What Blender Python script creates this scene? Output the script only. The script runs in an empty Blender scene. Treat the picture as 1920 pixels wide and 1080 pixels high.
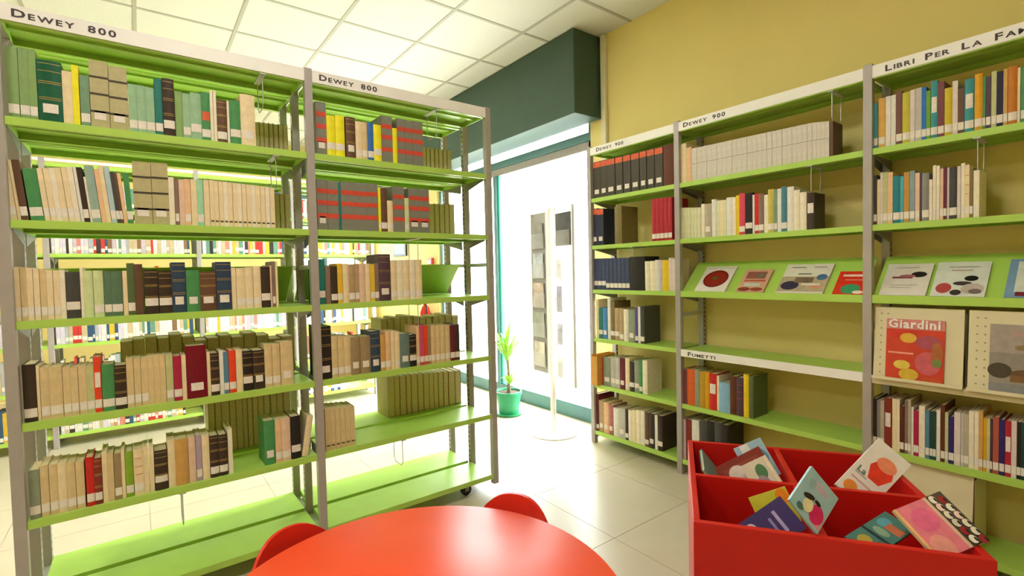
import bpy, math, random
from mathutils import Matrix, Vector

# ------------------------------------------------------------------ camera, world, light, exposure
scene = bpy.context.scene
col = scene.collection
CAM_H = 1.31
YAW, PITCH, ROLL, FPX = math.radians(53.007), math.radians(-1.954), math.radians(-1.282), 924.61
F = Vector((-math.sin(YAW) * math.cos(PITCH), math.cos(YAW) * math.cos(PITCH), math.sin(PITCH)))
R0 = Vector((math.cos(YAW), math.sin(YAW), 0))
U0 = R0.cross(F)
RV = R0 * math.cos(ROLL) + U0 * math.sin(ROLL)
UV = U0 * math.cos(ROLL) - R0 * math.sin(ROLL)
cam_data = bpy.data.cameras.new('camera')
cam_data.sensor_width = 36.0
cam_data.lens = FPX / 1920.0 * 36.0
cam_data.clip_start = 0.02
cam = bpy.data.objects.new('camera', cam_data)
col.objects.link(cam)
cam.matrix_world = Matrix(((RV.x, UV.x, -F.x, 0), (RV.y, UV.y, -F.y, 0), (RV.z, UV.z, -F.z, CAM_H), (0, 0, 0, 1)))
scene.camera = cam

world = bpy.data.worlds.new('overcast_sky')
scene.world = world
world.use_nodes = True
bg = world.node_tree.nodes['Background']
bg.inputs['Color'].default_value = (0.95, 0.98, 1.0, 1)
SKY = 13.0
LAMP = 22.0
bg.inputs['Strength'].default_value = SKY
scene.view_settings.view_transform = 'Standard'
scene.view_settings.look = 'None'
scene.view_settings.exposure = 0.6
scene.view_settings.gamma = 1.0
scene.view_settings.use_curve_mapping = False


# ------------------------------------------------------------------ helpers
def lin(h):
    out = []
    for i in (0, 2, 4):
        c = int(h[i:i + 2], 16) / 255
        out.append(c / 12.92 if c <= 0.04045 else ((c + 0.055) / 1.055) ** 2.4)
    return out


MATS = {}


def mat(name, hexcol, rough=0.5, var=0.06, scale=30.0, metal=0.0, bump=0.0, spec=0.4):
    """Principled surface whose colour wanders a little with a noise texture."""
    if name in MATS:
        return MATS[name]
    m = bpy.data.materials.new(name)
    m.use_nodes = True
    nt = m.node_tree
    p = nt.nodes['Principled BSDF']
    c = lin(hexcol)
    tc = nt.nodes.new('ShaderNodeTexCoord')
    nz = nt.nodes.new('ShaderNodeTexNoise')
    nz.inputs['Scale'].default_value = scale
    nz.inputs['Detail'].default_value = 3
    nt.links.new(tc.outputs['Object'], nz.inputs['Vector'])
    rp = nt.nodes.new('ShaderNodeValToRGB')
    rp.color_ramp.elements[0].position = 0.3
    rp.color_ramp.elements[1].position = 0.7
    rp.color_ramp.elements[0].color = [max(0, v * (1 - var)) for v in c] + [1]
    rp.color_ramp.elements[1].color = [min(1, v * (1 + var)) for v in c] + [1]
    nt.links.new(nz.outputs['Fac'], rp.inputs['Fac'])
    nt.links.new(rp.outputs['Color'], p.inputs['Base Color'])
    p.inputs['Roughness'].default_value = rough
    p.inputs['Metallic'].default_value = metal
    p.inputs['Specular IOR Level'].default_value = spec
    if bump:
        b = nt.nodes.new('ShaderNodeBump')
        b.inputs['Strength'].default_value = bump
        b.inputs['Distance'].default_value = 0.002
        nt.links.new(nz.outputs['Fac'], b.inputs['Height'])
        nt.links.new(b.outputs['Normal'], p.inputs['Normal'])
    MATS[name] = m
    return m


def emit(name, rgb, strength):
    m = bpy.data.materials.new(name)
    m.use_nodes = True
    nt = m.node_tree
    nt.nodes.remove(nt.nodes['Principled BSDF'])
    e = nt.nodes.new('ShaderNodeEmission')
    e.inputs['Color'].default_value = list(rgb) + [1]
    e.inputs['Strength'].default_value = strength
    nt.links.new(e.outputs[0], nt.nodes['Material Output'].inputs['Surface'])
    return m


def glass_mat():
    m = bpy.data.materials.new('window_glass')
    m.use_nodes = True
    nt = m.node_tree
    nt.nodes.remove(nt.nodes['Principled BSDF'])
    t = nt.nodes.new('ShaderNodeBsdfTransparent')
    t.inputs['Color'].default_value = (0.96, 0.985, 0.98, 1)
    g = nt.nodes.new('ShaderNodeBsdfGlossy')
    g.inputs['Roughness'].default_value = 0.02
    mx = nt.nodes.new('ShaderNodeMixShader')
    mx.inputs[0].default_value = 0.04
    nt.links.new(t.outputs[0], mx.inputs[1])
    nt.links.new(g.outputs[0], mx.inputs[2])
    nt.links.new(mx.outputs[0], nt.nodes['Material Output'].inputs['Surface'])
    return m


def clear_mat(name, rgb, fac):
    m = bpy.data.materials.new(name)
    m.use_nodes = True
    nt = m.node_tree
    p = nt.nodes['Principled BSDF']
    p.inputs['Base Color'].default_value = list(rgb) + [1]
    p.inputs['Roughness'].default_value = 0.1
    t = nt.nodes.new('ShaderNodeBsdfTransparent')
    mx = nt.nodes.new('ShaderNodeMixShader')
    mx.inputs[0].default_value = fac
    nt.links.new(t.outputs[0], mx.inputs[1])
    nt.links.new(p.outputs[0], mx.inputs[2])
    nt.links.new(mx.outputs[0], nt.nodes['Material Output'].inputs['Surface'])
    return m


def frosted_mat(name):
    """White frosted sheet that lets the daylight behind it glow through."""
    m = bpy.data.materials.new(name)
    m.use_nodes = True
    nt = m.node_tree
    p = nt.nodes['Principled BSDF']
    p.inputs['Base Color'].default_value = (0.9, 0.9, 0.92, 1)
    p.inputs['Roughness'].default_value = 0.35
    t = nt.nodes.new('ShaderNodeBsdfTranslucent')
    t.inputs['Color'].default_value = (0.92, 0.93, 0.95, 1)
    mx = nt.nodes.new('ShaderNodeMixShader')
    mx.inputs[0].default_value = 0.65
    nt.links.new(p.outputs[0], mx.inputs[1])
    nt.links.new(t.outputs[0], mx.inputs[2])
    nt.links.new(mx.outputs[0], nt.nodes['Material Output'].inputs['Surface'])
    return m


def slotted_steel():
    """Grey upright steel with a dark column of hook slots down the middle of each face."""
    m = bpy.data.materials.new('slotted_grey_steel')
    m.use_nodes = True
    nt = m.node_tree
    p = nt.nodes['Principled BSDF']
    p.inputs['Roughness'].default_value = 0.42
    p.inputs['Metallic'].default_value = 0.15
    tc = nt.nodes.new('ShaderNodeTexCoord')
    sp = nt.nodes.new('ShaderNodeSeparateXYZ')
    nt.links.new(tc.outputs['Object'], sp.inputs[0])

    def math_node(op, a, b=None):
        n = nt.nodes.new('ShaderNodeMath')
        n.operation = op
        for i, v in enumerate((a, b)):
            if v is None:
                continue
            if isinstance(v, (int, float)):
                n.inputs[i].default_value = v
            else:
                nt.links.new(v, n.inputs[i])
        return n.outputs[0]
    frac = math_node('FRACT', math_node('MULTIPLY', sp.outputs['Z'], 1 / 0.03))
    slot = math_node('GREATER_THAN', frac, 0.55)
    ax = math_node('LESS_THAN', math_node('ABSOLUTE', sp.outputs['X']), 0.006)
    geo = nt.nodes.new('ShaderNodeNewGeometry')
    sn = nt.nodes.new('ShaderNodeSeparateXYZ')
    nt.links.new(geo.outputs['Normal'], sn.inputs[0])
    side = math_node('GREATER_THAN', math_node('ABSOLUTE', sn.outputs['Y']), 0.5)
    msk = math_node('MULTIPLY', math_node('MULTIPLY', slot, ax), side)
    mx = nt.nodes.new('ShaderNodeMixRGB')
    mx.inputs[1].default_value = lin('a9a4a0') + [1]
    mx.inputs[2].default_value = lin('3a3836') + [1]
    nt.links.new(msk, mx.inputs[0])
    nt.links.new(mx.outputs[0], p.inputs['Base Color'])
    return m


def slotted_steel_x():
    m = slotted_steel()
    m.name = 'slotted_grey_steel_wall_unit'
    nt = m.node_tree
    for l in list(nt.links):
        if l.from_node.type == 'SEPXYZ':
            other = {'X': 'Y', 'Y': 'X'}.get(l.from_socket.name)
            if other:
                fn, ts = l.from_node, l.to_socket
                nt.links.remove(l)
                nt.links.new(fn.outputs[other], ts)
    return m


class MB:
    """Collects boxes, prisms and tubes and links them as one mesh object."""

    def __init__(self):
        self.v, self.f, self.mi, self.m = [], [], [], 0

    def add(self, verts, faces):
        n = len(self.v)
        self.v += [tuple(p) for p in verts]
        self.f += [tuple(i + n for i in q) for q in faces]
        self.mi += [self.m] * len(faces)
        return self

    def box(self, x0, x1, y0, y1, z0, z1):
        vs = [(x0, y0, z0), (x1, y0, z0), (x1, y1, z0), (x0, y1, z0), (x0, y0, z1), (x1, y0, z1), (x1, y1, z1), (x0, y1, z1)]
        return self.add(vs, [(3, 2, 1, 0), (4, 5, 6, 7), (0, 1, 5, 4), (1, 2, 6, 5), (2, 3, 7, 6), (3, 0, 4, 7)])

    def prism(self, poly, z0, z1, xf=None):
        """Counter-clockwise outline extruded from z0 to z1."""
        n = len(poly)
        vs = [(x, y, z0) for x, y in poly] + [(x, y, z1) for x, y in poly]
        if xf:
            vs = [xf(*p) for p in vs]
        return self.add(vs, [tuple(reversed(range(n))), tuple(range(n, 2 * n))] + [(i, (i + 1) % n, n + (i + 1) % n, n + i) for i in range(n)])

    def lathe(self, prof, n=24, c=(0, 0)):
        """Revolve (radius, z) pairs about the vertical through c, closing both ends."""
        vs = []
        for r, z in prof:
            vs += [(c[0] + r * math.cos(2 * math.pi * k / n), c[1] + r * math.sin(2 * math.pi * k / n), z) for k in range(n)]
        fs = []
        for i in range(len(prof) - 1):
            fs += [(i * n + k, i * n + (k + 1) % n, (i + 1) * n + (k + 1) % n, (i + 1) * n + k) for k in range(n)]
        fs.append(tuple(reversed(range(n))))
        fs.append(tuple((len(prof) - 1) * n + k for k in range(n)))
        return self.add(vs, fs)

    def tube(self, path, r, n=6):
        pts = [Vector(p) for p in path]
        vs = []
        ref = Vector((0.31, 0.17, 0.93)).normalized()
        for i, p in enumerate(pts):
            d = (pts[min(i + 1, len(pts) - 1)] - pts[max(i - 1, 0)]).normalized()
            a = d.cross(ref)
            if a.length < 0.05:
                a = d.cross(Vector((1, 0, 0)))
            a.normalize()
            b = d.cross(a)
            rr = r[i] if isinstance(r, (list, tuple)) else r
            vs += [tuple(p + (a * math.cos(2 * math.pi * k / n) + b * math.sin(2 * math.pi * k / n)) * rr) for k in range(n)]
        fs = []
        for i in range(len(pts) - 1):
            fs += [(i * n + k, i * n + (k + 1) % n, (i + 1) * n + (k + 1) % n, (i + 1) * n + k) for k in range(n)]
        fs += [tuple(reversed(range(n))), tuple((len(pts) - 1) * n + k for k in range(n))]
        return self.add(vs, fs)

    def mesh(self, name, mats, off=(0, 0, 0)):
        me = bpy.data.meshes.new(name)
        me.from_pydata([(x - off[0], y - off[1], z - off[2]) for x, y, z in self.v], [], self.f)
        for m in (mats if isinstance(mats, (list, tuple)) else [mats]):
            me.materials.append(m)
        if any(self.mi):
            me.polygons.foreach_set('material_index', self.mi)
        me.update()
        return me

    def build(self, name, mats, parent=None, off=None, smooth=False, bevel=0.0, origin=None):
        """Vertices are given relative to the parent; origin moves the object's own zero."""
        o = origin or (0, 0, 0)
        me = self.mesh(name, mats, o)
        ob = bpy.data.objects.new(name, me)
        col.objects.link(ob)
        ob.location = o
        if parent:
            ob.parent = parent
        if smooth:
            me.polygons.foreach_set('use_smooth', [True] * len(me.polygons))
            ang = me.attributes.new('sharp_edge', 'BOOLEAN', 'EDGE') if 'sharp_edge' not in me.attributes else None
            import bmesh
            bm = bmesh.new()
            bm.from_mesh(me)
            bmesh.ops.recalc_face_normals(bm, faces=bm.faces)
            for e in bm.edges:
                e.smooth = len(e.link_faces) == 2 and e.calc_face_angle(0) < 0.7
            bm.to_mesh(me)
            bm.free()
        if bevel:
            b = ob.modifiers.new('bevel', 'BEVEL')
            b.width, b.segments, b.limit_method = bevel, 2, 'ANGLE'
        return ob


def empty(name, loc, rz=0.0):
    o = bpy.data.objects.new(name, None)
    o.empty_display_size = 0.05
    col.objects.link(o)
    o.location = loc
    o.rotation_euler = (0, 0, rz)
    return o


def tag(o, label, cat, group=None):
    o['label'], o['category'] = label, cat
    if group:
        o['group'] = group
    return o


def structure(o, label=None):
    o['kind'] = 'structure'
    if label:
        o['label'] = label
    return o


def text_verts(segments, width=None):
    """segments: (string, size) set one after another on a baseline; returns verts, faces, total width."""
    V, Fs, x = [], [], 0.0
    for s, size in segments:
        if s == ' ':
            x += size * 0.45
            continue
        cu = bpy.data.curves.new('txt', 'FONT')
        cu.body, cu.size, cu.offset, cu.extrude, cu.resolution_u = s, size, size * 0.028, 0.0, 2
        cu.space_character = 1.12
        ob = bpy.data.objects.new('txt', cu)
        me = bpy.data.meshes.new_from_object(ob)
        n = len(V)
        xs = [v.co.x for v in me.vertices] or [0]
        x0 = min(xs)
        V += [(v.co.x - x0 + x, v.co.y) for v in me.vertices]
        Fs += [tuple(i + n for i in p.vertices) for p in me.polygons]
        x += max(xs) - x0 + size * 0.12
        bpy.data.objects.remove(ob)
        bpy.data.curves.remove(cu)
        bpy.data.meshes.remove(me)
    if width:
        k = width / x
        V = [(a * k, b) for a, b in V]
        x = width
    return V, Fs, x


def small_caps(text, size):
    seg = []
    for w in text.split(' '):
        if w.isdigit():
            seg.append((w, size * 0.92))
        else:
            seg.append((w[0].upper(), size))
            if len(w) > 1:
                seg.append((w[1:].upper(), size * 0.76))
        seg.append((' ', size * 1.3))
    return seg[:-1]


def lettering(name, segments, width, m, parent, xf):
    """One small mesh per character, all on one baseline, children of the sign's thing."""
    chars = []
    for s, size in segments:
        chars += [(c, size) for c in s]
    total = text_verts(chars)[2]
    k = width / total
    x = 0.0
    for c, size in chars:
        if c == ' ':
            x += size * 0.45
            continue
        V, Fs, w = text_verts([(c, size)])
        MB().add([xf((a + x) * k, b) for a, b in V], Fs).build('letter', m, parent)
        x += w


# ------------------------------------------------------------------ materials
GREEN = mat('lime_shelf_paint', 'b3da62', 0.38, 0.03, 12)
STEEL = slotted_steel()
STEELX = slotted_steel_x()
PLAINSTEEL = mat('plain_grey_steel', 'b0aaa6', 0.42, 0.04, 20, 0.15)
GREY = mat('grey_steel', '8e8c8a', 0.4, 0.04, 20, 0.2)
LIGHTSTEEL = mat('zinc_steel', 'c4c6c6', 0.35, 0.04, 20, 0.5)
WHITE = mat('white_enamel', 'faf8f5', 0.4, 0.02, 10)
BLACKR = mat('black_rubber', '1c1b1a', 0.6, 0.1, 40)
YELLOW = mat('yellow_wall_paint', 'ecd98e', 0.75, 0.02, 3.0, bump=0.05)
CEILM = mat('ceiling_tile_white', 'dedad4', 0.9, 0.025, 60, bump=0.25)
GRIDM = mat('ceiling_grid_white', 'b4afa6', 0.6, 0.02, 20)
BEAMG = mat('dark_green_panel', '3e574c', 0.55, 0.05, 4)
TEAL = mat('teal_window_frame', '5a8588', 0.35, 0.05, 8)
TEALL = mat('bright_teal_frame_edge', '49c2a4', 0.35, 0.05, 8)
STRIPM = mat('cream_trim', 'e8dfc0', 0.6, 0.03, 10)
TILEM = mat('beige_floor_tile', 'd6cab0', 0.3, 0.04, 3.5, spec=0.5)
GROUT = mat('floor_grout', 'c8bda6', 0.8, 0.05, 40)
GLASS = glass_mat()
CHAIRRED = mat('red_chair_shell', 'dc2c1c', 0.35, 0.02, 8)
RED = mat('red_laminate', 'f8562f', 0.38, 0.02, 8)
BOXRED = mat('red_box_board', 'cc1a12', 0.42, 0.04, 8)
INK = mat('dark_grey_lettering', '4c4448', 0.6, 0.02, 20)
PAGES = mat('cream_page_edges', 'd9c79e', 0.8, 0.12, 160)
LABELM = mat('white_paper_label', 'efe6dc', 0.7, 0.08, 90)
GILT = mat('dull_gilt', 'b59a5a', 0.4, 0.1, 60, 0.4)
BANDD = mat('dark_brown_band', '4a4030', 0.55, 0.08, 40)
BANDR = mat('red_band', 'd8503c', 0.5, 0.1, 40)
BANDO = mat('orange_band', 'e0643a', 0.5, 0.1, 40)
MARKM = mat('dark_spine_print', '5c4c3c', 0.6, 0.1, 60)
CREAMB = mat('cream_painted_steel', 'e3d9b4', 0.45, 0.03, 10)

# ------------------------------------------------------------------ the room
WALL_Y, CEIL_Z = 2.995, 3.15
X0, X1, Y0 = -7.6, 2.6, -4.2

floor = structure(MB().box(X0, X1, Y0, WALL_Y + 0.25, -0.12, -0.003).build('floor', GROUT), 'beige tiled floor')
tb = MB().box(-0.2985, 0.2985, -0.2985, 0.2985, -0.012, 0.0)
tile_me = tb.mesh('floor_tile', TILEM)
yt = WALL_Y - 0.3
row_n = 0
while yt > Y0:
    xt = -7.3 + (0.0)
    while xt < X1:
        o = bpy.data.objects.new('floor_tile', tile_me)
        col.objects.link(o)
        o.location = (xt, yt, 0)
        o.parent = floor
        xt += 0.6
    yt -= 0.6

ceiling = structure(MB().box(X0, X1, Y0, WALL_Y + 0.25, CEIL_Z + 0.03, CEIL_Z + 0.15).build('ceiling', CEILM), 'suspended ceiling of square white tiles')
LIGHT_TILES = [(-5.73, 0.34), (-3.33, 0.34), (-0.93, 0.34), (-5.73, -2.06), (-3.33, -2.06), (-0.93, -2.06)]
ct = MB().box(-0.288, 0.288, -0.288, 0.288, 0.0, 0.018)
ct_me = ct.mesh('ceiling_tile', CEILM)
xs_lines = [-3.63 + 0.6 * k for k in range(-6, 11)]
ys_lines = [1.84 + 0.6 * k for k in range(-10, 2)]
for i in range(len(xs_lines) - 1):
    for j in range(len(ys_lines) - 1):
        cx, cy = xs_lines[i] + 0.3, ys_lines[j] + 0.3
        if any(abs(cx - a) < 0.1 and abs(cy - b) < 0.1 for a, b in LIGHT_TILES):
            continue
        o = bpy.data.objects.new('ceiling_tile', ct_me)
        col.objects.link(o)
        o.location = (cx, cy, CEIL_Z + 0.004)
        o.parent = ceiling
for k in range(len(xs_lines) - 1):   # cut tiles of the last row against the wall
    w = WALL_Y - ys_lines[-1]
    o = MB().box(xs_lines[k] + 0.012, xs_lines[k + 1] - 0.012, ys_lines[-1] + 0.012, WALL_Y, CEIL_Z + 0.004, CEIL_Z + 0.022).build('ceiling_tile', CEILM, ceiling)
for x in xs_lines:
    MB().box(x - 0.012, x + 0.012, Y0, WALL_Y, CEIL_Z, CEIL_Z + 0.03).build('ceiling_bar', GRIDM, ceiling)
for y in ys_lines:
    MB().box(X0, X1, y - 0.0118, y + 0.0118, CEIL_Z + 0.0005, CEIL_Z + 0.03).build('ceiling_bar', GRIDM, ceiling)

LAMPM = emit('fluorescent_diffuser', (1.0, 0.97, 0.91), LAMP)
for i, (x, y) in enumerate(LIGHT_TILES):
    t = empty('ceiling_light', (x, y, CEIL_Z))
    MB().box(-0.286, 0.286, -0.286, 0.286, 0.004, 0.02).build('diffuser', LAMPM, t)
    MB().box(-0.288, 0.288, -0.288, -0.27, -0.004, 0.004).box(-0.288, 0.288, 0.27, 0.288, -0.004, 0.004).box(-0.288, -0.27, -0.27, 0.27, -0.004, 0.004).box(0.27, 0.288, -0.27, 0.27, -0.004, 0.004).build('frame', WHITE, t)
    tag(t, 'square white ceiling light panel set into the tiled ceiling', 'ceiling light', 'square light panels in the ceiling')

# wall with the yellow shelving and the glazed front
wy0, wy1 = WALL_Y, WALL_Y + 0.22
structure(MB().box(-2.86, X1, wy0, wy1, 0, CEIL_Z + 0.03).build('wall_back', YELLOW), 'yellow painted wall behind the wall shelving')
structure(MB().box(X0, -5.50, wy0, wy1, 0, CEIL_Z + 0.03).build('wall_left', YELLOW), 'yellow painted wall beyond the glazing')
structure(MB().box(-5.50, -2.86, wy0, wy1, 2.66, CEIL_Z + 0.03).build('wall_top', YELLOW), 'yellow wall above the glazing')
# far end wall with a second window
wf = structure(MB().box(X0 - 0.2, X0, Y0, wy1, 0, 0.9).box(X0 - 0.2, X0, Y0, wy1, 2.5, CEIL_Z + 0.03).box(X0 - 0.2, X0, 2.75, wy1, 0.9, 2.5).box(X0 - 0.2, X0, Y0, 1.75, 0.9, 2.5).build('wall_far', YELLOW), 'yellow end wall with a wide window')
structure(MB().box(X1, X1 + 0.2, Y0, wy1, 0, CEIL_Z + 0.03).build('wall_right', YELLOW), 'yellow painted side wall')
structure(MB().box(X0 - 0.2, X1 + 0.2, Y0 - 0.2, Y0, 0, CEIL_Z + 0.03).build('wall_front', YELLOW), 'yellow painted wall behind the reading corner')
# dark green bulkhead over the glazing, and the cream strip beside it
beam = structure(MB().box(-7.59, -2.735, 2.70, 2.994, 2.51, CEIL_Z - 0.001).build('trim_1', BEAMG, bevel=0.004), 'dark green boxed beam above the glazed front')
MB().box(-2.80, -2.74, 2.698, 2.70, 2.51, CEIL_Z - 0.001).build('edge_strip', BEAMG, beam)
structure(MB().box(-2.715, -2.665, 2.965, 2.994, 2.0, CEIL_Z - 0.001).build('trim_2', STRIPM, bevel=0.004), 'cream vertical strip beside the green beam')
structure(MB().box(-2.60, X1, 2.982, 2.994, 0, 0.07).build('baseboard_back', CREAMB), 'low cream skirting behind the wall shelving')

# glazed front: teal frame, mullion, sill rail, shutter rail and panes
win = structure(empty('window_1', (-4.22, 3.05, 0)), 'full height glazed front in a teal metal frame')
def wpart(name, m, x0, x1, y0, y1, z0, z1, bev=0.004):
    return MB().box(x0 + 4.22, x1 + 4.22, y0 - 3.05, y1 - 3.05, z0, z1).build(name, m, win, bevel=bev)
wpart('sill_rail', TEAL, -5.46, -2.87, 3.02, 3.09, 0.0, 0.125)
wpart('head_rail', TEAL, -5.46, -2.87, 3.005, 3.10, 2.376, 2.445)
wpart('shutter_rail', mat('grey_shutter_rail', 'a39d98', 0.5), -5.46, -2.87, 3.02, 3.08, 2.305, 2.375)
wpart('top_rail', TEAL, -5.46, -2.87, 3.02, 3.09, 2.60, 2.655)
for x, w in ((-5.455, 0.06), (-2.89, 0.035)):
    wpart('side_post', TEAL, x - w / 2, x + w / 2, 3.02, 3.09, 0.126, 2.59)
wpart('mullion', TEAL, -4.275, -4.225, 3.0, 3.09, 0.126, 2.305)
wpart('mullion_edge', TEALL, -4.224, -4.195, 3.02, 3.07, 0.126, 2.305)
wpart('pane', GLASS, -5.42, -4.28, 3.05, 3.058, 0.126, 2.303, 0)
wpart('pane', GLASS, -4.19, -2.91, 3.05, 3.058, 0.126, 2.303, 0)
wpart('pane', GLASS, -5.42, -2.91, 3.05, 3.058, 2.447, 2.598, 0)
wpart('door_handle', LIGHTSTEEL, -4.30, -4.28, 2.94, 2.96, 1.16, 1.28, 0.003)
MB().box(-0.075, -0.065, -0.10, -0.05, 1.18, 1.19).box(-0.075, -0.065, -0.10, -0.05, 1.25, 1.26).build('handle_stem', LIGHTSTEEL, win)
win2 = structure(empty('window_2', (X0 - 0.1, 2.25, 0.9)), 'window in the far end wall')
for y in (-0.47, 0.0, 0.47):
    MB().box(-0.03, 0.03, y - 0.03, y + 0.03, 0, 1.6).build('frame_post', TEAL, win2)
for z in (0.03, 1.57):
    MB().box(-0.03, 0.03, -0.44, 0.44, z - 0.03, z + 0.03).build('frame_rail', TEAL, win2)
for a, b in ((-0.44, -0.03), (0.03, 0.44)):
    MB().box(-0.004, 0.004, a, b, 0.06, 1.54).build('pane', GLASS, win2)

# outdoors
structure(MB().box(-16, 6, wy1, 16, -0.14, -0.02).build('pavement', mat('pale_pavement', 'd8d6d0', 0.9, 0.05, 3)), 'pale paving outside the glazed front')
structure(MB().box(-22, X0 - 0.2, -10, 16, -0.14, -0.021).build('yard', mat('pale_yard', 'd8d6d0', 0.9, 0.05, 3)), 'pale yard outside the far window')
bld = empty('building', (-9.0, 13.0, -0.02))
FAC = mat('white_render', 'e9e6e2', 0.85, 0.03, 2)
MB().box(-7, 7, 0, 3, 0, 3.6).build('wall', FAC, bld)
MB().box(-7.2, 7.2, -0.3, 3.1, 3.6, 3.8).build('roof_edge', mat('pale_eaves', 'c9c6c2', 0.7), bld)
for k in range(5):
    w = MB().box(-6 + k * 2.6, -4.8 + k * 2.6, -0.03, 0.0, 1.0, 2.4).build('window', mat('pale_window_frame', 'cfd4d6', 0.5), bld)
    MB().box(-5.93 + k * 2.6, -4.87 + k * 2.6, -0.035, -0.03, 1.07, 2.33).build('pane', mat('pale_blue_pane', 'b4c3cc', 0.15), w)
tag(bld, 'low white rendered building across the paving outside', 'building')
cp = empty('canopy_frame', (-3.9, 4.4, -0.02))
MB().box(-1.5, 1.5, -0.03, 0.03, 2.42, 2.5).build('cross_bar', LIGHTSTEEL, cp)
for x in (-1.47, 1.47):
    MB().box(x - 0.03, x + 0.03, -0.03, 0.03, 0, 2.42).build('post', LIGHTSTEEL, cp)
tag(cp, 'pale metal canopy frame standing outside the glass', 'canopy')

# ------------------------------------------------------------------ shelving
XA, YB = -2.395, 2.697
ZL = (2.261, 1.880, 1.526, 1.173, 0.814, 0.466, 0.105)
ZR = (2.206, 1.833, 1.486, 1.159, 0.797, 0.451, 0.095)


def tray(mb, a0, a1, d0, d1, z, put):
    """Folded steel shelf: a (along) x d (depth) tray with 30 mm lips and a return flange."""
    def bx(p0, p1, q0, q1, z0, z1):
        c0, c1 = put(p0, q0), put(p1, q1)
        mb.box(min(c0[0], c1[0]), max(c0[0], c1[0]), min(c0[1], c1[1]), max(c0[1], c1[1]), z0, z1)
    bx(a0, a1, d0, d1, z - 0.003, z)
    bx(a0, a1, d0, d0 + 0.002, z - 0.028, z - 0.003)
    bx(a0, a1, d1 - 0.002, d1, z - 0.028, z - 0.003)
    bx(a0, a1, d0 + 0.002, d0 + 0.018, z - 0.028, z - 0.026)
    bx(a0, a1, d1 - 0.018, d1 - 0.002, z - 0.028, z - 0.026)
    bx(a0, a0 + 0.002, d0 + 0.002, d1 - 0.002, z - 0.026, z - 0.003)
    bx(a1 - 0.002, a1, d0 + 0.002, d1 - 0.002, z - 0.026, z - 0.003)
    m = (d0 + d1) / 2
    bx(a0 + 0.002, a1 - 0.002, m - 0.012, m + 0.012, z - 0.012, z - 0.003)


def bracket(mb, a, d0, d1, z, put, s):
    """End bracket plate: deep at the rear, shallow at the front."""
    p = [(d0, z - 0.03), (d1, z - 0.075), (d1, z - 0.003), (d0, z - 0.003)]
    vs = []
    for da in (0, s * 0.002):
        vs += [put(a + da, d) + (zz,) for d, zz in p]
    mb.add(vs, [(0, 1, 2, 3), (7, 6, 5, 4), (0, 4, 5, 1), (1, 5, 6, 2), (2, 6, 7, 3), (3, 7, 4, 0)])


def caster(root, x, y, top):
    fk = MB().box(x - 0.018, x + 0.018, y - 0.022, y + 0.022, top - 0.008, top)
    fk.box(x - 0.018, x - 0.014, y - 0.013, y + 0.013, 0.026, top - 0.008).box(x + 0.014, x + 0.018, y - 0.013, y + 0.013, 0.026, top - 0.008)
    c = fk.build('caster', GREY, root)
    w = MB()
    n = 16
    r = 0.032
    vs = [(x - 0.011, y + r * math.cos(2 * math.pi * k / n), r + r * math.sin(2 * math.pi * k / n)) for k in range(n)] + \
         [(x + 0.011, y + r * math.cos(2 * math.pi * k / n), r + r * math.sin(2 * math.pi * k / n)) for k in range(n)]
    w.add(vs, [tuple(reversed(range(n))), tuple(range(n, 2 * n))] + [(k, (k + 1) % n, n + (k + 1) % n, n + k) for k in range(n)])
    w.build('wheel', BLACKR, c)


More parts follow.
